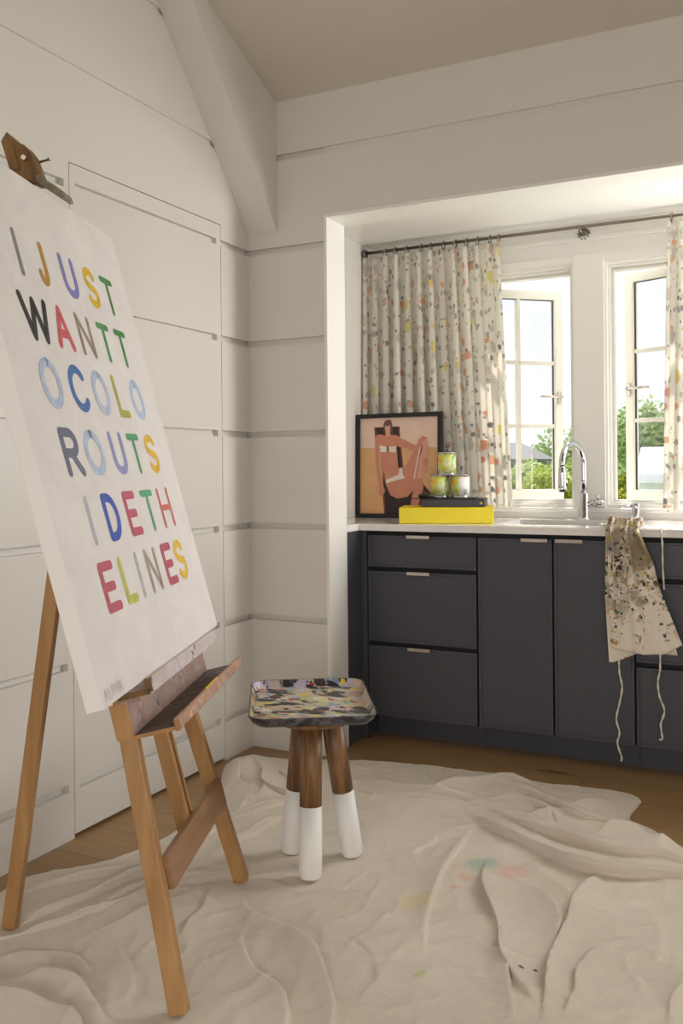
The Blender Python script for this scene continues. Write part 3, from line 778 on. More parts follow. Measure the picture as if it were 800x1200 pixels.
# tray box
T0, T1 = -.312, .312
m = MB(); m.bar(EP(T0, .634, .044), EP(T1, .634, .044), .078, .014, Ev, .001); m.build('tray_back', SMEARP, es)
m = MB(); m.bar(EP(T0, .592, .030), EP(T0, .668, .030), .003, .040, Ee, .0005); m.build('tray_end', EASEL, es)
m = MB(); m.bar(EP(T0, .594, .094), EP(T1, .594, .094), .008, .092, Ev, .001); m.build('tray_floor', SMEARD, es)
m = MB(); m.bar(EP(T0-.002, .600, .146), EP(T1+.002, .600, .146), .026, .013, Ev, .004); m.build('tray_lip', SMEARR, es)
m = MB(); m.bar(EP(T0-.0025, .598, .146), EP(T0, .598, .146), .024, .012, Ev, .003); m.bar(EP(T0-.0025, .592, .09), EP(T0, .592, .09), .008, .10, Ev, .0)
m.build('tray_end_grain', EASEL, es)
for a in (.05, .09): pass
m = MB(); m.bar(EP(-.06, .6135, .1465), EP(.06, .6135, .1465), .002, .006, Ev, .0005); m.build('yellow_paint_streak', plain('yellow_oil_paint', (236, 214, 30), .4, var=.1), es)
# canvas ledge
L0, L1 = -.287, .287
m = MB(); m.bar(EP(L0, .676, .062), EP(L1, .676, .062), .012, .075, Ev, .001); m.bar(EP(L0, .689, .0975), EP(L1, .689, .0975), .032, .016, Ev, .002); lg = m.build('canvas_ledge', SMEARL, es)
m = MB(); m.bar(EP(L0-.002, .676, .060), EP(L0, .676, .060), .012, .075, Ev, 0); m.bar(EP(L0-.002, .689, .0975), EP(L0, .689, .0975), .030, .014, Ev, 0); m.build('ledge_end_grain', CLIPW, lg)
# top clip
def prof(pts, a0, a1, mat, nm, par, bev=.0015):
    mm = MB(); mm.prism([EP(a0, s, o) for (o, s) in pts], Ee*(a1-a0), bev=bev); return mm.build(nm, mat, par)
ck = prof([(-.013, 2.017), (.004, 2.03), (.011, 2.021), (.030, 2.005), (.041, 1.98), (.045, 1.944), (.048, 1.922), (.040, 1.905), (.027, 1.91), (-.015, 1.955)], -.03, .018, CLIPW, 'clip_block', es)
prof([(-.024, 2.03), (-.004, 2.048), (.004, 2.03), (.004, 1.95), (-.02, 1.955)], -.034, .03, CLIPW, 'clip_back', es)
prof([(.040, 1.925), (.050, 1.922), (.096, 1.868), (.098, 1.850), (.088, 1.852), (.040, 1.906)], -.034, .024, SMEARC, 'clip_jaw', es)
m = MB(); m.tube([EP(-.035, 1.967, .025), EP(-.055, 1.965, .029), EP(-.058, 1.964, .03)], [.004, .004, .006], 8); m.build('thumb_screw', DKMETAL, es); m = MB(); m.tube([EP(.015, 1.973, .04), EP(.02, 1.975, .062), EP(.02, 1.976, .066)], [.003, .003, .0065], 8); m.build('thumb_screw', DKMETAL, es)

# ------------------------------------------------------------------ the lettered canvas
al2 = .2613; a2 = ang-.0099; rho = .0098
e2 = V((-sin(a2), cos(a2), 0)); n2 = V((cos(a2), sin(a2), 0)); v2 = Zv*cos(al2)-n2*sin(al2); o2 = n2*cos(al2)+Zv*sin(al2)
e3 = e2*cos(rho)+v2*sin(rho); v3 = v2*cos(rho)-e2*sin(rho)
CO = EP(-.5227, .6995, .0873); CW, CH, CT = .8938, 1.1525, .036
MC = Matrix(((e3.x, v3.x, o2.x, CO.x), (e3.y, v3.y, o2.y, CO.y), (e3.z, v3.z, o2.z, CO.z), (0, 0, 0, 1)))
cv = empty('painting_canvas', MC @ V((CW/2, 0, -CT/2)), label='large white canvas painted with rows of colourful capital letters', cat='painting')
m = MB(); m.mat(GESSO); m.box((0, 0, -CT), (CW, CH, -.0004), .002, MC); m.mat(CANVAS); m.box((.0015, .0015, -.001), (CW-.0015, CH-.0015, 0), 0, MC)
m.build('stretched_canvas', None, cv)
arc = lambda cx, cy, rx, ry, a0, a1, n=14: [(cx+rx*cos(radians(a0+(a1-a0)*i/n)), cy+ry*sin(radians(a0+(a1-a0)*i/n))) for i in range(n+1)]
GL = {
 'I': [[(.5, 0), (.5, 1)]], 'J': [[(.75, 1), (.75, .28)]+arc(.4, .28, .35, .28, 0, -165)],
 'U': [[(0, 1), (0, .34)]+arc(.5, .34, .5, .34, 180, 360)+[(1, 1)]],
 'S': [arc(.5, .75, .48, .25, 25, 215, 12)+[(.5, .5)]+arc(.5, .26, .5, .26, 50, -150, 14)],
 'T': [[(0, .98), (1, .98)], [(.5, .98), (.5, 0)]], 'W': [[(0, 1), (.25, 0), (.5, .95), (.75, 0), (1, 1)]],
 'A': [[(0, 0), (.5, 1), (1, 0)], [(.2, .33), (.8, .33)]], 'N': [[(0, 0), (0, 1), (1, 0), (1, 1)]],
 'O': [arc(.5, .5, .5, .5, 90, 450, 28)], 'C': [arc(.52, .5, .52, .5, 40, 320, 22)], 'L': [[(0, 1), (0, 0), (1, 0)]],
 'R': [[(0, 0), (0, 1), (.5, 1)]+arc(.55, .74, .42, .26, 80, -90, 10)+[(0, .48)], [(.45, .48), (1, 0)]],
 'D': [[(0, 0), (0, 1), (.35, 1)]+arc(.35, .5, .65, .5, 80, -90, 16)+[(0, 0)]],
 'E': [[(1, 1), (0, 1), (0, 0), (1, 0)], [(0, .5), (.85, .5)]], 'H': [[(0, 0), (0, 1)], [(1, 0), (1, 1)], [(0, .5), (1, .5)]],
 'P': [[(0, 0), (0, 1), (.5, 1)]+arc(.55, .74, .42, .26, 80, -90, 10)+[(0, .48)]]}
mm = MB(); lay = [0]
def stroke(pts, w, z):
    bm = mm.bm
    for i in range(len(pts)-1):
        p, q = V(pts[i]), V(pts[i+1]); d = q-p
        if d.length < 1e-5: continue
        d.normalize(); nn_ = V((-d.y, d.x))*w/2
        mm.face([bm.verts.new(MC @ V((c.x, c.y, z))) for c in (p+nn_, p-nn_, q-nn_, q+nn_)])
    for p in pts:
        lay[0] += 1
        zz = z+.00001*(lay[0] % 7+1)
        mm.face([bm.verts.new(MC @ V((p[0]+w/2*cos(2*pi*k/14), p[1]+w/2*sin(2*pi*k/14), zz))) for k in range(14)])
def glyph(ch, x0, x1, y0, y1, col, w=.0165):
    mm.mat(stroke_mat(col)); h = w/2
    z = .0006
    for st in GL[ch]:
        z += .00012
        stroke([(x0+h+(x1-x0-w)*u, y0+h+(y1-y0-w)*v) for u, v in st], w, z)
rows = [
 (.889, .997, [('I', .174, .190, (140, 140, 142)), ('J', .268, .336, (196, 146, 56)), ('U', .410, .497, (132, 132, 200)), ('S', .553, .635, (232, 190, 20)), ('T', .675, .768, (66, 138, 66))]),
 (.744, .850, [('W', .117, .255, (36, 36, 38)), ('A', .273, .368, (214, 92, 98)), ('N', .413, .500, (164, 144, 128)), ('T', .548, .634, (76, 152, 90)), ('T', .673, .760, (64, 146, 72))]),
 (.599, .711, [('O', .121, .224, (190, 206, 232)), ('C', .268, .370, (66, 116, 186)), ('O', .405, .506, (194, 210, 234)), ('L', .551, .630, (182, 184, 76)), ('O', .673, .770, (190, 210, 236))]),
 (.452, .559, [('R', .135, .226, (106, 112, 138)), ('O', .254, .364, (188, 206, 232)), ('U', .418, .508, (152, 158, 214)), ('T', .545, .636, (86, 168, 112)), ('S', .675, .764, (240, 192, 52))]),
 (.303, .412, [('I', .174, .190, (190, 192, 206)), ('D', .268, .354, (44, 82, 190)), ('E', .404, .488, (200, 86, 108)), ('T', .532, .626, (92, 180, 128)), ('H', .665, .760, (222, 116, 100))]),
 (.160, .268, [('E', .148, .232, (198, 82, 102)), ('L', .266, .338, (198, 204, 88)), ('I', .376, .392, (194, 196, 202)), ('N', .444, .526, (174, 160, 144)), ('E', .574, .656, (194, 82, 106)), ('S', .676, .760, (244, 202, 56))]),
]
cname = {}
for y0, y1, ls in rows:
    for ch, x0, x1, c in ls:
        mm = MB()
        wk = {'T': .0172, 'H': .0155, 'I': .0165, 'N': .0165}.get(ch, .0205)
        glyph(ch, x0, x1, y0, y1, c, wk)
        mm.build('painted_letter', None, cv, recalc=False)
mm = MB()
for i, ch in enumerate('ALPHN'):
    glyph(ch, .018+.020*i, .033+.020*i, .010, .034, (212, 206, 206), .0028)
mm.build('signature', None, cv, recalc=False)['label'] = 'faint grey signature in the lower left corner'


# ------------------------------------------------------------------ stool and tray
SC = V((.775, -.905, 0)); ZS = .418
st = empty('stool', SC, label='three-legged acacia stool with white-dipped legs on the drop cloth', cat='stool')
m = MB(); m.lathe([(0, 0), (.085, 0), (.112, .006), (.120, .018), (.120, .026), (.116, .030), (0, .030)], (SC.x, SC.y, ZS), 48); m.build('seat', ACACIA, st)
for (fx_, fy_) in ((.672, -.866), (.812, -1.004), (.850, -.812)):
    f0 = V((fx_, fy_, .012)); tp = SC+(V((fx_, fy_, 0))-SC)*.46; tp.z = ZS+.002
    if fy_ < -.95: tp = SC+(V((fx_, fy_, 0))-SC)*.62; tp.z = ZS+.002
    d_ = tp-f0; cut = f0+d_*(.205-.012)/(ZS-.012)
    m = MB(); m.tube([cut, tp], .0315, 28); lg = m.build('leg', ACACIA, st)
    m = MB(); m.tube([f0, f0+d_*.012, cut], [.029, .0325, .0325], 28); q = m.build('dipped_end', WHITEDIP, lg); q['label'] = 'white-painted lower half of the leg'
# tray
def hitz(x, y): return V((x, y, 0))
tc = V((.742, -.868)); tdir = radians(31); TL, TD = .355, .465; zt0 = ZS+.0305
def rrect(L, D, r, n=8):
    out = []
    for cx, cy, a0 in ((L/2-r, D/2-r, 0), (-L/2+r, D/2-r, 90), (-L/2+r, -D/2+r, 180), (L/2-r, -D/2+r, 270)):
        out += [(cx+r*cos(radians(a0+90*i/n)), cy+r*sin(radians(a0+90*i/n))) for i in range(n+1)]
    return out
MT = Matrix.Translation((tc.x, tc.y, zt0)) @ Matrix.Rotation(tdir, 4, 'Z')
tr = empty('paint_tray', (tc.x, tc.y, zt0), label='rounded metal tray caked with mixed oil paint on the stool', cat='tray')
def loft(secs, mat, nm, parent, capb=True, capt=True):
    mb = MB(); rings = []
    for (L, D, r, z) in secs: rings.append([mb.bm.verts.new(MT @ V((x, y, z))) for x, y in rrect(L, D, r)])
    n = len(rings[0])
    for i in range(len(rings)-1):
        for k in range(n): mb.face((rings[i][k], rings[i][(k+1) % n], rings[i+1][(k+1) % n], rings[i+1][k]), True)
    if capb: mb.face(rings[0][::-1])
    if capt: mb.face(rings[-1])
    return mb.build(nm, mat, parent)
loft([(TL-.05, TD-.05, .03, 0), (TL-.02, TD-.02, .045, .010), (TL-.004, TD-.004, .052, .022), (TL, TD, .054, .026), (TL, TD, .054, .029), (TL-.006, TD-.006, .052, .030), (TL-.009, TD-.009, .05, .029)], TRAYRIM, 'tray_rim', tr, capt=False)
loft([(TL-.009, TD-.009, .05, .029), (TL-.014, TD-.014, .05, .024), (TL-.026, TD-.026, .046, .011), (TL-.034, TD-.034, .043, .006)], PALETTE, 'tray_wall', tr, capb=False)
mb = MB(); NX = 60
P = []
rr_ = .042; Lh, Dh = (TL-.034)/2, (TD-.034)/2
for i in range(NX+1):
    row = []
    for j in range(NX+1):
        u = -1+2*i/NX; v = -1+2*j/NX
        x, y = u*Lh, v*Dh
        # rounded corners by squashing
        ax_, ay_ = abs(x)-(Lh-rr_), abs(y)-(Dh-rr_)
        if ax_ > 0 and ay_ > 0:
            mx_ = max(ax_, ay_); hyp = math.hypot(ax_, ay_); s_ = mx_/hyp
            x = math.copysign(Lh-rr_+ax_*s_, x); y = math.copysign(Dh-rr_+ay_*s_, y)
        nz = noise.noise(V((x*30, y*30, 1)))
        row.append(MT @ V((x, y, .0085+max(0, nz)*.004*(1-max(abs(u), abs(v))**6))))
    P.append(row)
mb.grid(P); q = mb.build('dried_paint', PALETTE, tr); q['label'] = 'multicoloured dried paint covering the tray bottom'

# ------------------------------------------------------------------ drop cloth
OUT = [(.088, -1.46), (0.073, -1.346), (0.153, -1.229), (0.215, -1.135), (0.247, -0.997), (0.258, -0.882), (0.229, -0.702), (0.151, -0.481), (0.06, -0.31), (0.045, -0.21), (0.11, -0.145), (0.262, -0.085), (0.446, -.01), (0.547, 0.023), (0.747, 0.059), (0.883, 0.066), (1.014, 0.078), (1.075, 0.112), (1.168, 0.05), (1.39, 0.075), (1.50, 0.068), (1.546, 0.02), (1.546, -0.035), (1.54, -0.172), (1.619, -0.229), (1.692, -0.305), (1.72, -0.34), (1.798, -0.422), (2.1, -.6), (2.35, -1.0), (2.5, -1.7), (2.3, -2.35), (1.4, -2.5), (.5, -2.3), (.15, -1.9)]
def catmull(P, n=8, closed=True):
    out = []; L = len(P)
    for i in range(L if closed else L-1):
        g_ = lambda k: np.array(P[k % L] if closed else P[max(0, min(L-1, k))], float)
        p0, p1, p2, p3 = g_(i-1), g_(i), g_(i+1), g_(i+2)
        for t in np.linspace(0, 1, n, endpoint=False):
            out.append(.5*((2*p1)+(-p0+p2)*t+(2*p0-5*p1+4*p2-p3)*t*t+(-p0+3*p1-3*p2+p3)*t**3))
    if not closed: out.append(np.array(P[-1], float))
    return np.array(out)
poly = catmull(OUT, 8)
gs = .0055
xs = np.arange(0.02, 2.52, gs); ys = np.arange(-2.52, .14, gs)
X, Y = np.meshgrid(xs, ys, indexing='ij')
def seg_dist(X, Y, P, closed):
    """unsigned distance, side sign and arc parameter to a polyline"""
    best = np.full(X.shape, 1e9); sg = np.zeros(X.shape); par = np.zeros(X.shape); n = len(P); acc = 0
    bx_ = np.zeros(X.shape); by_ = np.zeros(X.shape); nx_ = np.zeros(X.shape); ny_ = np.zeros(X.shape)
    for i in range(n if closed else n-1):
        a = P[i]; b_ = P[(i+1) % n]; d = b_-a; L = np.hypot(*d)
        if L < 1e-9: continue
        t = np.clip(((X-a[0])*d[0]+(Y-a[1])*d[1])/L**2, 0, 1)
        px, py = a[0]+t*d[0], a[1]+t*d[1]
        dd_ = np.hypot(X-px, Y-py); c = dd_ < best
        cr = d[0]*(Y-a[1])-d[1]*(X-a[0])
        best = np.where(c, dd_, best); sg = np.where(c, np.sign(cr), sg); par = np.where(c, acc+t*L, par)
        bx_ = np.where(c, px, bx_); by_ = np.where(c, py, by_); nx_ = np.where(c, -d[1]/L, nx_); ny_ = np.where(c, d[0]/L, ny_); acc += L
    return best, sg, par/acc, bx_, by_, nx_, ny_
def inside(X, Y, P):
    r = np.zeros(X.shape, bool); n = len(P)
    for i in range(n):
        x0, y0 = P[i]; x1, y1 = P[(i+1) % n]
        c = ((y0 > Y) != (y1 > Y)) & (X < (x1-x0)*(Y-y0)/((y1-y0)+1e-12)+x0); r ^= c
    return r
ins = inside(X, Y, poly)
de, _, _, ex_, ey_, _, _ = seg_dist(X, Y, poly, True)
Hh = np.zeros(X.shape); DX = np.zeros(X.shape); DY = np.zeros(X.shape)
# folds: (points, height, width, steep side, roll)
R = [
 ([(1.1, -0.428), (1.103, -0.649), (1.164, -1.029), (1.255, -1.285)], .020, .030, 1),
 ([(1.215, -0.618), (1.245, -0.771), (1.339, -0.977), (1.401, -1.131), (1.498, -1.271), (1.571, -1.372)], .026, .030, -1),
 ([(1.33, -0.96), (1.401, -1.161), (1.454, -1.292), (1.51, -1.421)], .022, .024, 1),
 ([(1.60, -.56), (1.531, -0.636), (1.511, -0.828), (1.524, -1.014), (1.547, -1.248), (1.56, -1.45)], .024, .028, -1),
 ([(1.359, -0.753), (1.435, -0.848), (1.488, -0.941), (1.50, -1.1)], .018, .030, 1),
 ([(1.591, -1.014), (1.598, -1.174), (1.592, -1.363)], .018, .028, -1),
 ([(1.90, -.95), (1.81, -1.19), (1.79, -1.309)], .024, .03, -1),
 ([(1.02, -0.333), (1.209, -0.455), (1.37, -0.545), (1.511, -0.608), (1.63, -0.59), (1.741, -0.537), (1.9, -.55)], .045, .045, -1),
 ([(1.05, -0.25), (1.25, -0.36), (1.42, -0.43), (1.56, -0.47), (1.70, -0.45), (1.85, -.50)], .030, .050, -1),
 ([(0.822, -0.336), (0.921, -0.138), (1.058, 0.03), (1.235, 0.0)], .024, .035, 1),
 ([(1.046, 0.021), (1.222, -0.095), (1.404, -0.238), (1.572, -0.22)], .030, .040, -1),
 ([(0.691, -1.172), (.76, -1.25), (0.876, -1.313), (1.035, -1.43), (1.146, -1.559), (1.2, -1.7)], .040, .045, 1),
 ([(0.80, -1.30), (0.824, -1.405), (0.94, -1.495), (1.058, -1.584), (1.1, -1.7)], .022, .040, 1),
 ([(0.2, -1.62), (0.251, -1.547), (0.319, -1.359), (0.348, -1.218), (0.386, -1.074), (.44, -.96)], .034, .032, -1),
 ([(0.13, -1.50), (0.166, -1.42), (0.239, -1.27), (0.315, -1.13), (.32, -1.0)], .028, .030, -1),
 ([(0.30, -1.60), (0.36, -1.45), (.42, -1.30), (0.46, -1.15), (.56, -1.05)], .016, .040, -1),
 ([(0.40, -1.90), (0.484, -1.806), (0.543, -1.742), (0.646, -1.747), (0.764, -1.775)], .040, .040, 1),
 ([(.45, -2.0), (.55, -1.88), (.66, -1.84), (.8, -1.86)], .045, .05, 1),
 ([(0.10, -0.20), (0.28, -.36), (0.41, -0.472), (0.56, -0.44), (0.672, -0.397)], .030, .035, -1),
 ([(0.47, -0.50), (0.453, -0.545), (0.40, -.70), (0.37, -0.832), (0.363, -1.085)], .040, .040, 1),
 ([(.52, -.60), (.50, -.75), (.48, -.95), (.50, -1.06)], .025, .04, 1),
 ([(0.079, -0.263), (0.17, -.42), (0.24, -0.54), (0.415, -0.62)], .030, .06, 1),
 ([(0.15, -0.20), (0.25, -.30), (0.36, -.45), (.36, -.60)], .026, .05, -1),
 ([(1.76, -0.38), (1.652, -0.40), (1.555, -0.345), (1.432, -0.42)], .040, .045, -1),
 ([(0.12, -.30), (0.2, -.45), (0.33, -.62), (.36, -.75)], .026, .04, 1),
 ([(0.28, -.18), (0.33, -.30), (0.45, -.38)], .022, .03, -1),
 ([(0.20, -1.75), (0.30, -1.60), (.36, -1.44), (0.40, -1.25), (.43, -1.10)], .020, .03, -1),
 ([(.45, -1.55), (.50, -1.40), (.55, -1.25), (.58, -1.12)], .012, .035, 1),
 ([(.56, -1.16), (.62, -1.22), (.66, -1.33), (.68, -1.45)], .014, .03, -1),
 ([(.30, -1.80), (.42, -1.66), (.52, -1.62), (.62, -1.66)], .018, .03, 1),
 ([(0.50, -0.22), (0.611, -0.232), (0.838, -0.177), (1.031, -0.184)], .018, .03, -1),
 ([(0.55, -0.33), (0.70, -0.30), (0.95, -0.27), (1.10, -0.30)], .018, .03, -1),
 ([(0.80, -1.10), (0.935, -1.057), (1.077, -1.096), (1.165, -1.079)], .007, .03, 1),
 ([(0.42, -1.44), (0.437, -1.292), (0.515, -1.22), (.60, -1.16)], .014, .035, 1),
 ([(0.528, -1.501), (0.667, -1.605), (0.739, -1.72)], .012, .05, 1),
 ([(0.403, -1.731), (0.5, -1.724), (0.695, -1.775)], .012, .03, 1),
 ([(0.643, -1.06), (0.786, -1.08), (0.88, -1.10)], .008, .02, 1),
 ([(.98, -.52), (1.02, -.60), (1.0, -.75)], .007, .025, 1), ([(.9, -.62), (1.0, -.66), (1.12, -.64)], .006, .018, 1),
 ([(1.30, -.60), (1.38, -.70), (1.46, -.76), (1.50, -.84)], .012, .03, 1),
 ([(1.00, -1.20), (1.12, -1.28), (1.22, -1.42)], .006, .03, -1), ([(1.64, -.75), (1.72, -.9), (1.74, -1.1)], .010, .035, 1),
 ([(1.18, -.30), (1.30, -.25), (1.42, -.10), (1.45, 0)], .018, .03, 1), ([(1.15, -.12), (1.28, -.22), (1.36, -.35)], .018, .025, -1),
]
rng = np.random.RandomState(4)
for pts, h, wd_, side in R:
    P = catmull(pts, 8, closed=False)
    # small meander so that folds do not look drawn
    L = len(P); ph_ = rng.uniform(0, 6); tt = np.linspace(0, 1, L)
    P = P + np.stack([np.sin(tt*9+ph_), np.cos(tt*8+ph_*1.3)], 1)*.006*np.sin(tt*pi)[:, None]
    d_, sg_, par, _, _, nx_, ny_ = seg_dist(X, Y, P, False)
    sd = d_*sg_*side
    wl = np.where(sd > 0, wd_*.17, wd_*.75)
    tap = np.clip(np.minimum(par, 1-par)*3.2, .0, 1); tap = tap*tap*(3-2*tap)
    end = np.exp(-(d_/wd_/1.5)**2)
    prof_ = np.exp(-(np.abs(sd)/wl)**1.35)
    dip = -.10*np.exp(-((sd-wd_*.9)/(wd_*.45))**2)
    var = 1+.25*np.sin(par*14+ph_)
    hn = h*1.05*tap*(prof_*var+dip); lean_ = .85*np.maximum(hn, 0)*np.clip((.10-d_)/.05, 0, 1); DX += lean_*nx_*side; DY += lean_*ny_*side; Hh = np.maximum(Hh, hn)+.12*np.minimum(Hh, hn)
# heaped area in the corner by the wall, and general softness
def blob(x, y, rx, ry, h, a=0):
    dx, dy = X-x, Y-y; u = dx*np.cos(a)+dy*np.sin(a); v = -dx*np.sin(a)+dy*np.cos(a)
    return h*np.exp(-(u/rx)**2-(v/ry)**2)
Hh += blob(.16, -.30, .09, .12, .062, .3)+blob(.30, -.40, .06, .09, .03)+blob(.33, -.52, .12, .12, .030)+blob(.44, -.78, .08, .2, .018)
Hh += blob(1.62, -.42, .16, .07, .020)+blob(.55, -1.88, .2, .1, .03)+blob(1.38, -.18, .18, .14, .012)+blob(.2, -1.4, .1, .2, .012, .4)
Nn = np.zeros(X.shape); N2 = np.zeros(X.shape)
it = np.argwhere(ins | (de < gs*2))
for i, j in it:
    x, y = X[i, j], Y[i, j]
    wx = x+.05*noise.noise(V((x*3, y*3, 5))); wy = y+.05*noise.noise(V((x*3, y*3, 9)))
    r1 = noise.noise(V((wx*6, wy*6, 0))); r2 = 1-abs(noise.noise(V((wx*10+3, wy*7, 2))))*2; r3 = 1-abs(noise.noise(V((wx*24+3, wy*18, 4))))*2
    Nn[i, j] = .0022*r1 + .0042*max(0, r2)**4 + .0022*max(0, r3)**4
    N2[i, j] = .5+.5*noise.noise(V((x*2.2, y*2.2, 7)))
Hh += Nn*(.6+.9*N2)
Hh += .004
Hh = .09*np.tanh(Hh/.09)
for _ in range(1):
    Hh[1:-1, 1:-1] = .4*Hh[1:-1, 1:-1]+.15*(Hh[:-2, 1:-1]+Hh[2:, 1:-1]+Hh[1:-1, :-2]+Hh[1:-1, 2:])
Hh = np.maximum(Hh, .0025)
# cloth edge comes down to the boards with a thin rolled hem
edge = np.clip(de/.03, 0, 1); Hh = Hh*(.25+.75*edge**.6) + .004*np.exp(-((de-.008)/.006)**2)
# pressed flat under feet
for (x, y, r) in ((.883, -1.69, .05), (.649, -1.10, .05), (.2586, -1.563, .05), (.672, -.866, .05), (.812, -1.004, .055), (.850, -.812, .05)):
    k = 1/(1+np.exp((np.hypot(X-x, Y-y)-r)/.010)); Hh = Hh*(1-k)+.006*k
Hh = np.minimum(Hh, .12)
fade = np.clip(de/.05, 0, 1)
for _ in range(2):
    for A_ in (DX, DY): A_[1:-1, 1:-1] = .4*A_[1:-1, 1:-1]+.15*(A_[:-2, 1:-1]+A_[2:, 1:-1]+A_[1:-1, :-2]+A_[1:-1, 2:])
DX = np.clip(DX*fade, -.03, .03); DY = np.clip(DY*fade, -.03, .03)
idx = -np.ones(X.shape, int); bmc = bmesh.new()
keep = ins
near_out = np.zeros(X.shape, bool)
vmap = {}
I_, J_ = X.shape
cells = keep[:-1, :-1] | keep[1:, :-1] | keep[:-1, 1:] | keep[1:, 1:]
need = np.zeros(X.shape, bool)
need[:-1, :-1] |= cells; need[1:, :-1] |= cells; need[:-1, 1:] |= cells; need[1:, 1:] |= cells
for i, j in np.argwhere(need):
    x, y, z = X[i, j]+DX[i, j], Y[i, j]+DY[i, j], Hh[i, j]
    if not ins[i, j]: x, y, z = ex_[i, j], ey_[i, j], .0015
    vmap[(i, j)] = bmc.verts.new((x, y, z))
for i, j in np.argwhere(cells):
    f = bmc.faces.new((vmap[(i, j)], vmap[(i+1, j)], vmap[(i+1, j+1)], vmap[(i, j+1)])); f.smooth = True
#bmesh.ops.smooth_vert(bmc, verts=[v for k, v in vmap.items() if ins[k]], factor=.5, use_axis_x=False, use_axis_y=False, use_axis_z=True)
me = bpy.data.meshes.new('drop_cloth'); bmc.to_mesh(me); bmc.free(); me.materials.append(DROP)
dc = bpy.data.objects.new('drop_cloth', me); C.objects.link(dc); tag(dc, 'beige canvas drop cloth spread in folds over the wooden floor', 'drop cloth')

# ------------------------------------------------------------------ apron hanging over the counter edge
APO = V((1.46, .27, ZCT))
ap = empty('apron', APO, label='paint-splattered cream apron hanging over the front edge of the worktop', cat='apron')
FY = .262
def sheet(path_fn, nu, nv):
    return [[path_fn(i/nu, j/nv) for i in range(nu+1)] for j in range(nv+1)]
def lerp(a, b, t): return a+(b-a)*t
def interp(T, t):
    for (t0, v0), (t1, v1) in zip(T, T[1:]):
        if t <= t1: return lerp(v0, v1, (t-t0)/(t1-t0))
    return T[-1][1]
def yz(t, lift, L, yo, back):
    """path: over the worktop from y=back, round the edge, down to length L"""
    s = t*(L+back)
    if s < back: return (FY+.008+(back-s)*1.0, ZCT+.006+lift*max(0, sin(pi*min(1, (s/back)))))
    s -= back; r = .012
    if s < .02: a = s/.02*pi/2; return (FY+.008-.010*sin(a)-yo, ZCT+.006-.010*(1-cos(a)))
    return (FY-.004-yo, ZCT-.004-(s-.02))
def main(u, t):
    L = .455
    y, z = yz(t, .028, L+.02*u*0, .006, .10)
    d = max(0, ZCT-z)
    xl = interp([(0, 1.395), (.08, 1.402), (.2, 1.402), (.46, 1.415)], d); xr = interp([(0, 1.512), (.1, 1.552), (.2, 1.578), (.46, 1.668)], d)
    x = lerp(xl, xr, u)+.010*sin(u*12+1)*max(0, 1-d*4)*u*(1-u)*3
    if t < .16: z += .010*abs(sin(u*10+1))*sin(pi*min(1, t/.16)); y += .01*sin(u*7)
    f = .013*sin(u*9+.6)*(min(1, d*6))+.010*sin(u*17+2+d*3)*(1-.6*min(1, d*2.5))+.007*sin(u*31+d*9)*max(0, 1-d*4)-.016*math.exp(-((u-.16)/.05)**2)
    zz = z - (.012*sin(u*3.0)-.03*max(0, u-.75)*4)*min(1, d*2.3)*t
    return V((x, y+min(0, f)-.010-.012*max(0, sin(u*pi))*min(1, d*4), zz))
def backl(u, t):
    L = .512
    y, z = yz(t, .012, L, .0, .05); d = max(0, ZCT-z)
    xl = interp([(0, 1.392), (.25, 1.388), (.52, 1.402)], d); xr = interp([(0, 1.48), (.3, 1.50), (.52, 1.535)], d)
    x = lerp(xl, xr, u); zz = z+.065*max(0, u-.12)*(d/.51)**3*1.0
    return V((x, y+.004*sin(u*8+d*4)-.002-.006*(1-u)*min(1, d*5), zz))
def backr(u, t):
    L = .468
    y, z = yz(t, .012, L, .0, .05); d = max(0, ZCT-z)
    xl = interp([(0, 1.44), (.3, 1.55), (.47, 1.60)], d); xr = interp([(0, 1.51), (.12, 1.562), (.3, 1.60), (.47, 1.648)], d)
    return V((lerp(xl, xr, u), y+.003*sin(u*6)-.001, z))
for fn, nm, nu, nv in ((backl, 'rear_panel', 26, 70), (backr, 'side_panel', 16, 60), (main, 'front_panel', 50, 80)):
    m = MB(); m.grid(sheet(fn, nu, nv)); o = m.build(nm, APRON, ap); solidify(o, .0022, 0); 
TAPE = plain('white_cotton_tape', (224, 216, 200), .8, var=.06, sc=30)
def tape(pts, w, nm='tie_string', twist=0):
    P = catmull(pts, 10, closed=False); m = MB()
    m.tube([V(p) for p in P], [w*(1+.25*sin(i*.9)) for i in range(len(P))], 8); return m.build(nm, TAPE, ap)
tape([(1.436, .257, .43), (1.438, .255, .38), (1.447, .256, .33), (1.437, .254, .27), (1.425, .255, .21), (1.436, .256, .16), (1.428, .257, .12), (1.442, .258, .07), (1.440, .258, .055)], .0034)
tape([(1.583, .252, .47), (1.582, .250, .41), (1.574, .251, .36), (1.580, .25, .31), (1.596, .25, .26), (1.583, .25, .21), (1.588, .25, .16), (1.577, .25, .155)], .0034)
tape([(1.59, .36, ZCT+.004), (1.590, .29, ZCT+.004), (1.588, .263, ZCT-.003), (1.593, .259, ZCT-.05), (1.594, .258, .78), (1.598, .258, .70)], .0032, 'neck_strap')
tape([(1.43, .33, ZCT+.012), (1.39, .325, ZCT+.010), (1.362, .33, ZCT+.008), (1.36, .35, ZCT+.01), (1.39, .365, ZCT+.012), (1.43, .35, ZCT+.016)], .005, 'neck_strap')

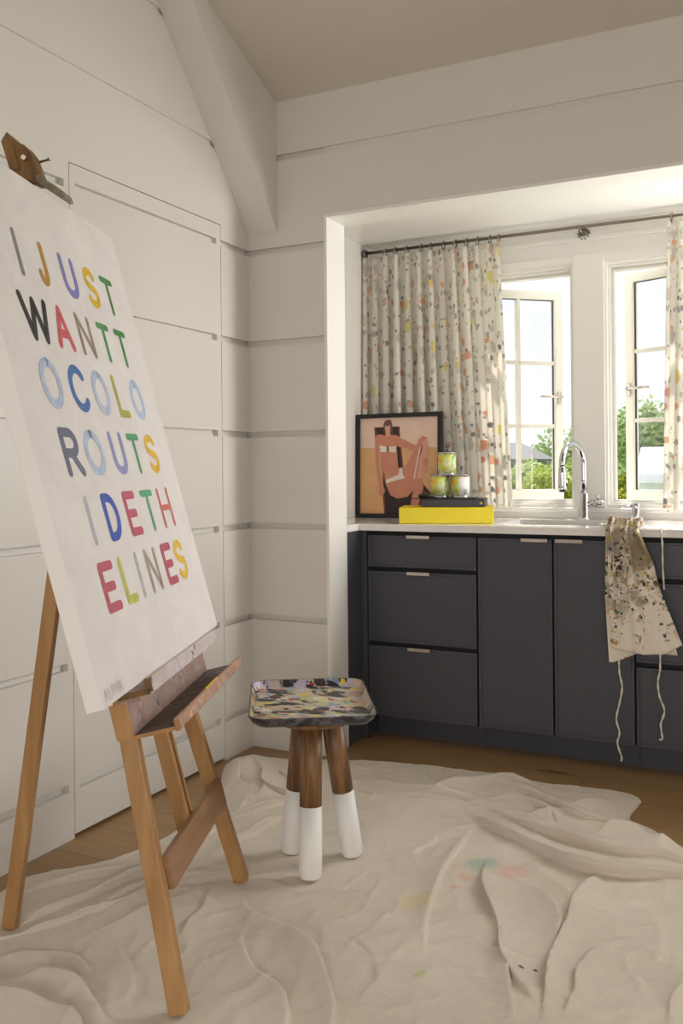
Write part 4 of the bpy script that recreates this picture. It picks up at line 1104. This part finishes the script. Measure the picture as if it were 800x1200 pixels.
# ------------------------------------------------------------------ outside
def tree(name, label, cx, cy, cz, r, seeds, mat, nleaf, leaf=.16, group=None, squash=.8):
    root = empty(name, (cx, cy, -3), label=label, cat='tree')
    rnd = random.Random(seeds)
    m = MB(); m.tube([(cx, cy, -3), (cx+.1, cy, cz-r*.3), (cx, cy, cz)], [.22, .16, .07], 10); 
    for k in range(5):
        a = k*1.26; m.tube([(cx, cy, cz-r*.4), (cx+cos(a)*r*.5, cy+sin(a)*r*.5, cz+r*.25)], [.08, .02], 6)
    m.build('trunk', plain('bark', (92, 78, 62), .9), root)
    blobs = [(V((cx+rnd.uniform(-.65, .65)*r, cy+rnd.uniform(-.65, .65)*r, cz+rnd.uniform(-.7, .6)*r*squash)), rnd.uniform(.28, .5)*r) for _ in range(16)]
    m = MB()
    for i in range(nleaf):
        c, br_ = rnd.choice(blobs); d = V((rnd.gauss(0, 1), rnd.gauss(0, 1), rnd.gauss(0, 1))).normalized()
        p = c+d*br_*rnd.uniform(.55, 1.05); s = leaf*rnd.uniform(.5, 1.1)
        t = V((rnd.gauss(0, 1), rnd.gauss(0, 1), rnd.gauss(0, .5))).normalized(); u = d.cross(t).normalized()
        u = (u+d*.3).normalized()
        a_ = [m.bm.verts.new(q) for q in (p-t*s, p+u*s*.45, p+t*s, p-u*s*.45)]
        m.face(a_)
    m.build('foliage', mat, root, recalc=False)
LG = leaf_mat('pale_green_leaves', (158, 178, 88), (186, 200, 116)); LG2 = leaf_mat('deep_leaves', (146, 168, 104), (176, 194, 130)); LG3 = leaf_mat('yellow_green_leaves', (158, 170, 44), (182, 190, 66))  # leaf colours for the different trees
tree('garden_tree', 'bushy pale green tree in front of the grey house beyond the left window', -1.72, 13.0, .55, .95, 1, LG, 16000, .07)
tree('garden_tree', 'tall pale tree behind the grey house beyond the left window', -4.6, 27, .9, 2.3, 2, LG2, 18000, .14)
tree('garden_tree', 'yellow-green tree seen between the left sash and the mullion', -.95, 9.8, .55, .62, 5, LG3, 12000, .06)
tree('garden_tree', 'small yellow-green tree in the gap left of the right sash', -1.02, 15.4, .6, .6, 8, LG3, 9000, .06)
tree('garden_tree', 'green tree behind the white gabled house beyond the right sash', -.3, 17.5, 1.1, 1.75, 3, LG2, 18000, .10)

GRW = plain('grey_blue_siding', (120, 124, 132), .8); ROOF = plain('grey_shingle_roof', (118, 116, 118), .9, var=.15, sc=20); WHS = plain('white_siding', (236, 236, 238), .7, var=.01)
def siding(m, x0, x1, y, z0, z1, n):
    for k in range(n):
        za = z0+(z1-z0)*k/n; zb_ = z0+(z1-z0)*(k+1)/n
        m.prism([(x0, y, za), (x0, y-.03, za), (x0, y, zb_)], (x1-x0, 0, 0))
h1 = empty('house', (-4, 15, -3), label='grey-blue house with shingled roof beyond the left window', cat='house')
m = MB(); m.box((-6.5, 16.6, -3), (-3.15, 17.8, 1.30)); siding(m, -6.5, -3.15, 16.6, -3, 1.30, 30); m.build('wall', GRW, h1)
m = MB(); m.prism([(-6.9, 16.2, 1.28), (-3.02, 16.2, 1.28), (-3.6, 17.2, 1.66), (-6.2, 17.2, 1.66)], (0, 0, .05)); m.prism([(-3.02, 16.2, 1.28), (-3.02, 18.1, 1.28), (-3.6, 17.2, 1.66)], (0, 0, .05)); m.box((-6.9, 16.2, 1.22), (-3.02, 16.6, 1.30)); m.build('roof', ROOF, h1)
m = MB(); m.box((-3.50, 16.52, .98), (-3.2, 16.58, 1.24)); m.build('window', plain('dark_window_pane', (34, 40, 46), .2), h1)
m = MB(); ring_y(m, -3.53, -3.17, .95, 1.27, .03, 16.5, 16.56); m.box((-3.36, 16.5, .98), (-3.34, 16.56, 1.24)); m.build('window_frame', WHS, h1)
h2 = empty('house', (1, 10, -3), label='white sided house with plain gable beyond the right sash', cat='house')
m = MB(); m.box((.0, 9.6, -3), (3.4, 11.6, .98)); siding(m, .0, 3.4, 9.6, -3, .98, 40); m.build('wall', WHS, h2)
m = MB(); m.prism([(.11, 9.3, 1.00), (3.6, 9.3, 1.00), (3.5, 11.0, 1.38), (-.06, 11.0, 1.38)], (0, 0, .05)); m.box((.1, 9.28, .93), (3.6, 9.6, 1.0)); m.build('roof', plain('white_metal_roof', (240, 240, 242), .6, var=.01), h2)
for x in (.55, .9): 
    m = MB(); m.box((x, 9.53, .55), (x+.2, 9.57, .85)); m.build('window', plain('pale_blind', (215, 220, 224), .4), h2)
rl_ = empty('balcony_railing', (1.2, 3.0, -.2), label='white balcony railing outside just below the window sills', cat='railing')
m = MB(); m.box((-1.2, 2.97, .855), (1.0, 3.03, .885), .004); m.build('top_rail', WHS, rl_)
m = MB(); m.box((-1.2, 2.98, .05), (1.0, 3.02, .08), .004); m.build('bottom_rail', WHS, rl_)
bx0 = None
for k in range(26):
    x = -1.15+.083*k
    if bx0 is None: m = MB(); m.box((x-.012, 2.988, .08), (x+.012, 3.012, .855)); bx0 = m.build('baluster', WHS, rl_)
    else: c = bx0.copy(); C.objects.link(c); c.parent = rl_; c.location.x += .083*k
m = MB(); m.box((-30, 1.2, -3.1), (30, 60, -3)); g_ = m.build('ground', plain('lawn', (110, 140, 70), .9, var=.1)); g_['kind'] = 'structure'
m = MB(); m.box((-1.3, 1.10, -.02), (3, 3.1, .04)); g_ = m.build('balcony_floor', plain('pale_decking', (214, 210, 204), .8)); g_['kind'] = 'structure'

# ------------------------------------------------------------------ light
wd_ = bpy.data.worlds.new('sky'); bpy.context.scene.world = wd_; wd_.use_nodes = True
nt = wd_.node_tree; bg = nt.nodes['Background']
tc_ = nt.nodes.new('ShaderNodeTexCoord'); sx_ = nt.nodes.new('ShaderNodeSeparateXYZ'); nt.links.new(tc_.outputs['Generated'], sx_.inputs[0])
rp = nt.nodes.new('ShaderNodeValToRGB'); nt.links.new(sx_.outputs[2], rp.inputs[0])
e_ = rp.color_ramp.elements; e_[0].position = 0; e_[0].color = (.955, .96, 1.0, 1); e_[1].position = .35; e_[1].color = (.86, .875, 1.0, 1)
nt.links.new(rp.outputs[0], bg.inputs[0]); bg.inputs[1].default_value = 1.1
def area(name, loc, target, sx, sy, power, col=(1, 1, 1)):
    L = bpy.data.lights.new(name, 'AREA'); L.shape = 'RECTANGLE'; L.size = sx; L.size_y = sy; L.energy = power; L.color = col
    o = bpy.data.objects.new(name, L); C.objects.link(o); o.location = loc
    o.rotation_euler = (V(target)-V(loc)).to_track_quat('-Z', 'Y').to_euler(); return o
area('rear_fill', (1.9, YF+.06, .98), (1.3, -2.2, .1), 3.4, 1.6, 84, (1, .995, .99))  # fill lamp added inside the solid rear wall, no doors there
area('side_fill', (XR-.06, -2.3, 1.05), (1.6, -1.7, 0), 2.9, 1.3, 10, (1, .998, .995))  # weak fill lamp added inside the solid right wall, no window there
area('alcove_fill_3', (2.32, WY-.12, 1.5), (.3, .1, .9), .5, 1.05, 18, (1, .995, .985))  # added lamp out of view, brightens the alcove and its curtains
area('alcove_fill_4', (2.976, WY-.12, 1.5), (.2, .45, 1.3), .5, 1.05, 20, (1, .995, .985))  # another added lamp, aimed along the alcove from out of view
sn = bpy.data.lights.new('sun', 'SUN'); sn.energy = 7; sn.angle = radians(1); sn.color = (1, .96, .88)
so2 = bpy.data.objects.new('sun', sn); C.objects.link(so2); so2.rotation_euler = V((.15, -.60, -1)).to_track_quat('-Z', 'Y').to_euler()
so2.location = (0, 0, 8)

sc = bpy.context.scene
sc.view_settings.view_transform = 'Standard'; sc.view_settings.look = 'None'; sc.view_settings.gamma = 1
sc.view_settings.use_curve_mapping = False; sc.view_settings.exposure = .12
sc.cycles.max_bounces = 8; sc.cycles.diffuse_bounces = 5; sc.cycles.transparent_max_bounces = 12
sc.cycles.caustics_reflective = False; sc.cycles.caustics_refractive = False
sc.cycles.sample_clamp_indirect = 6
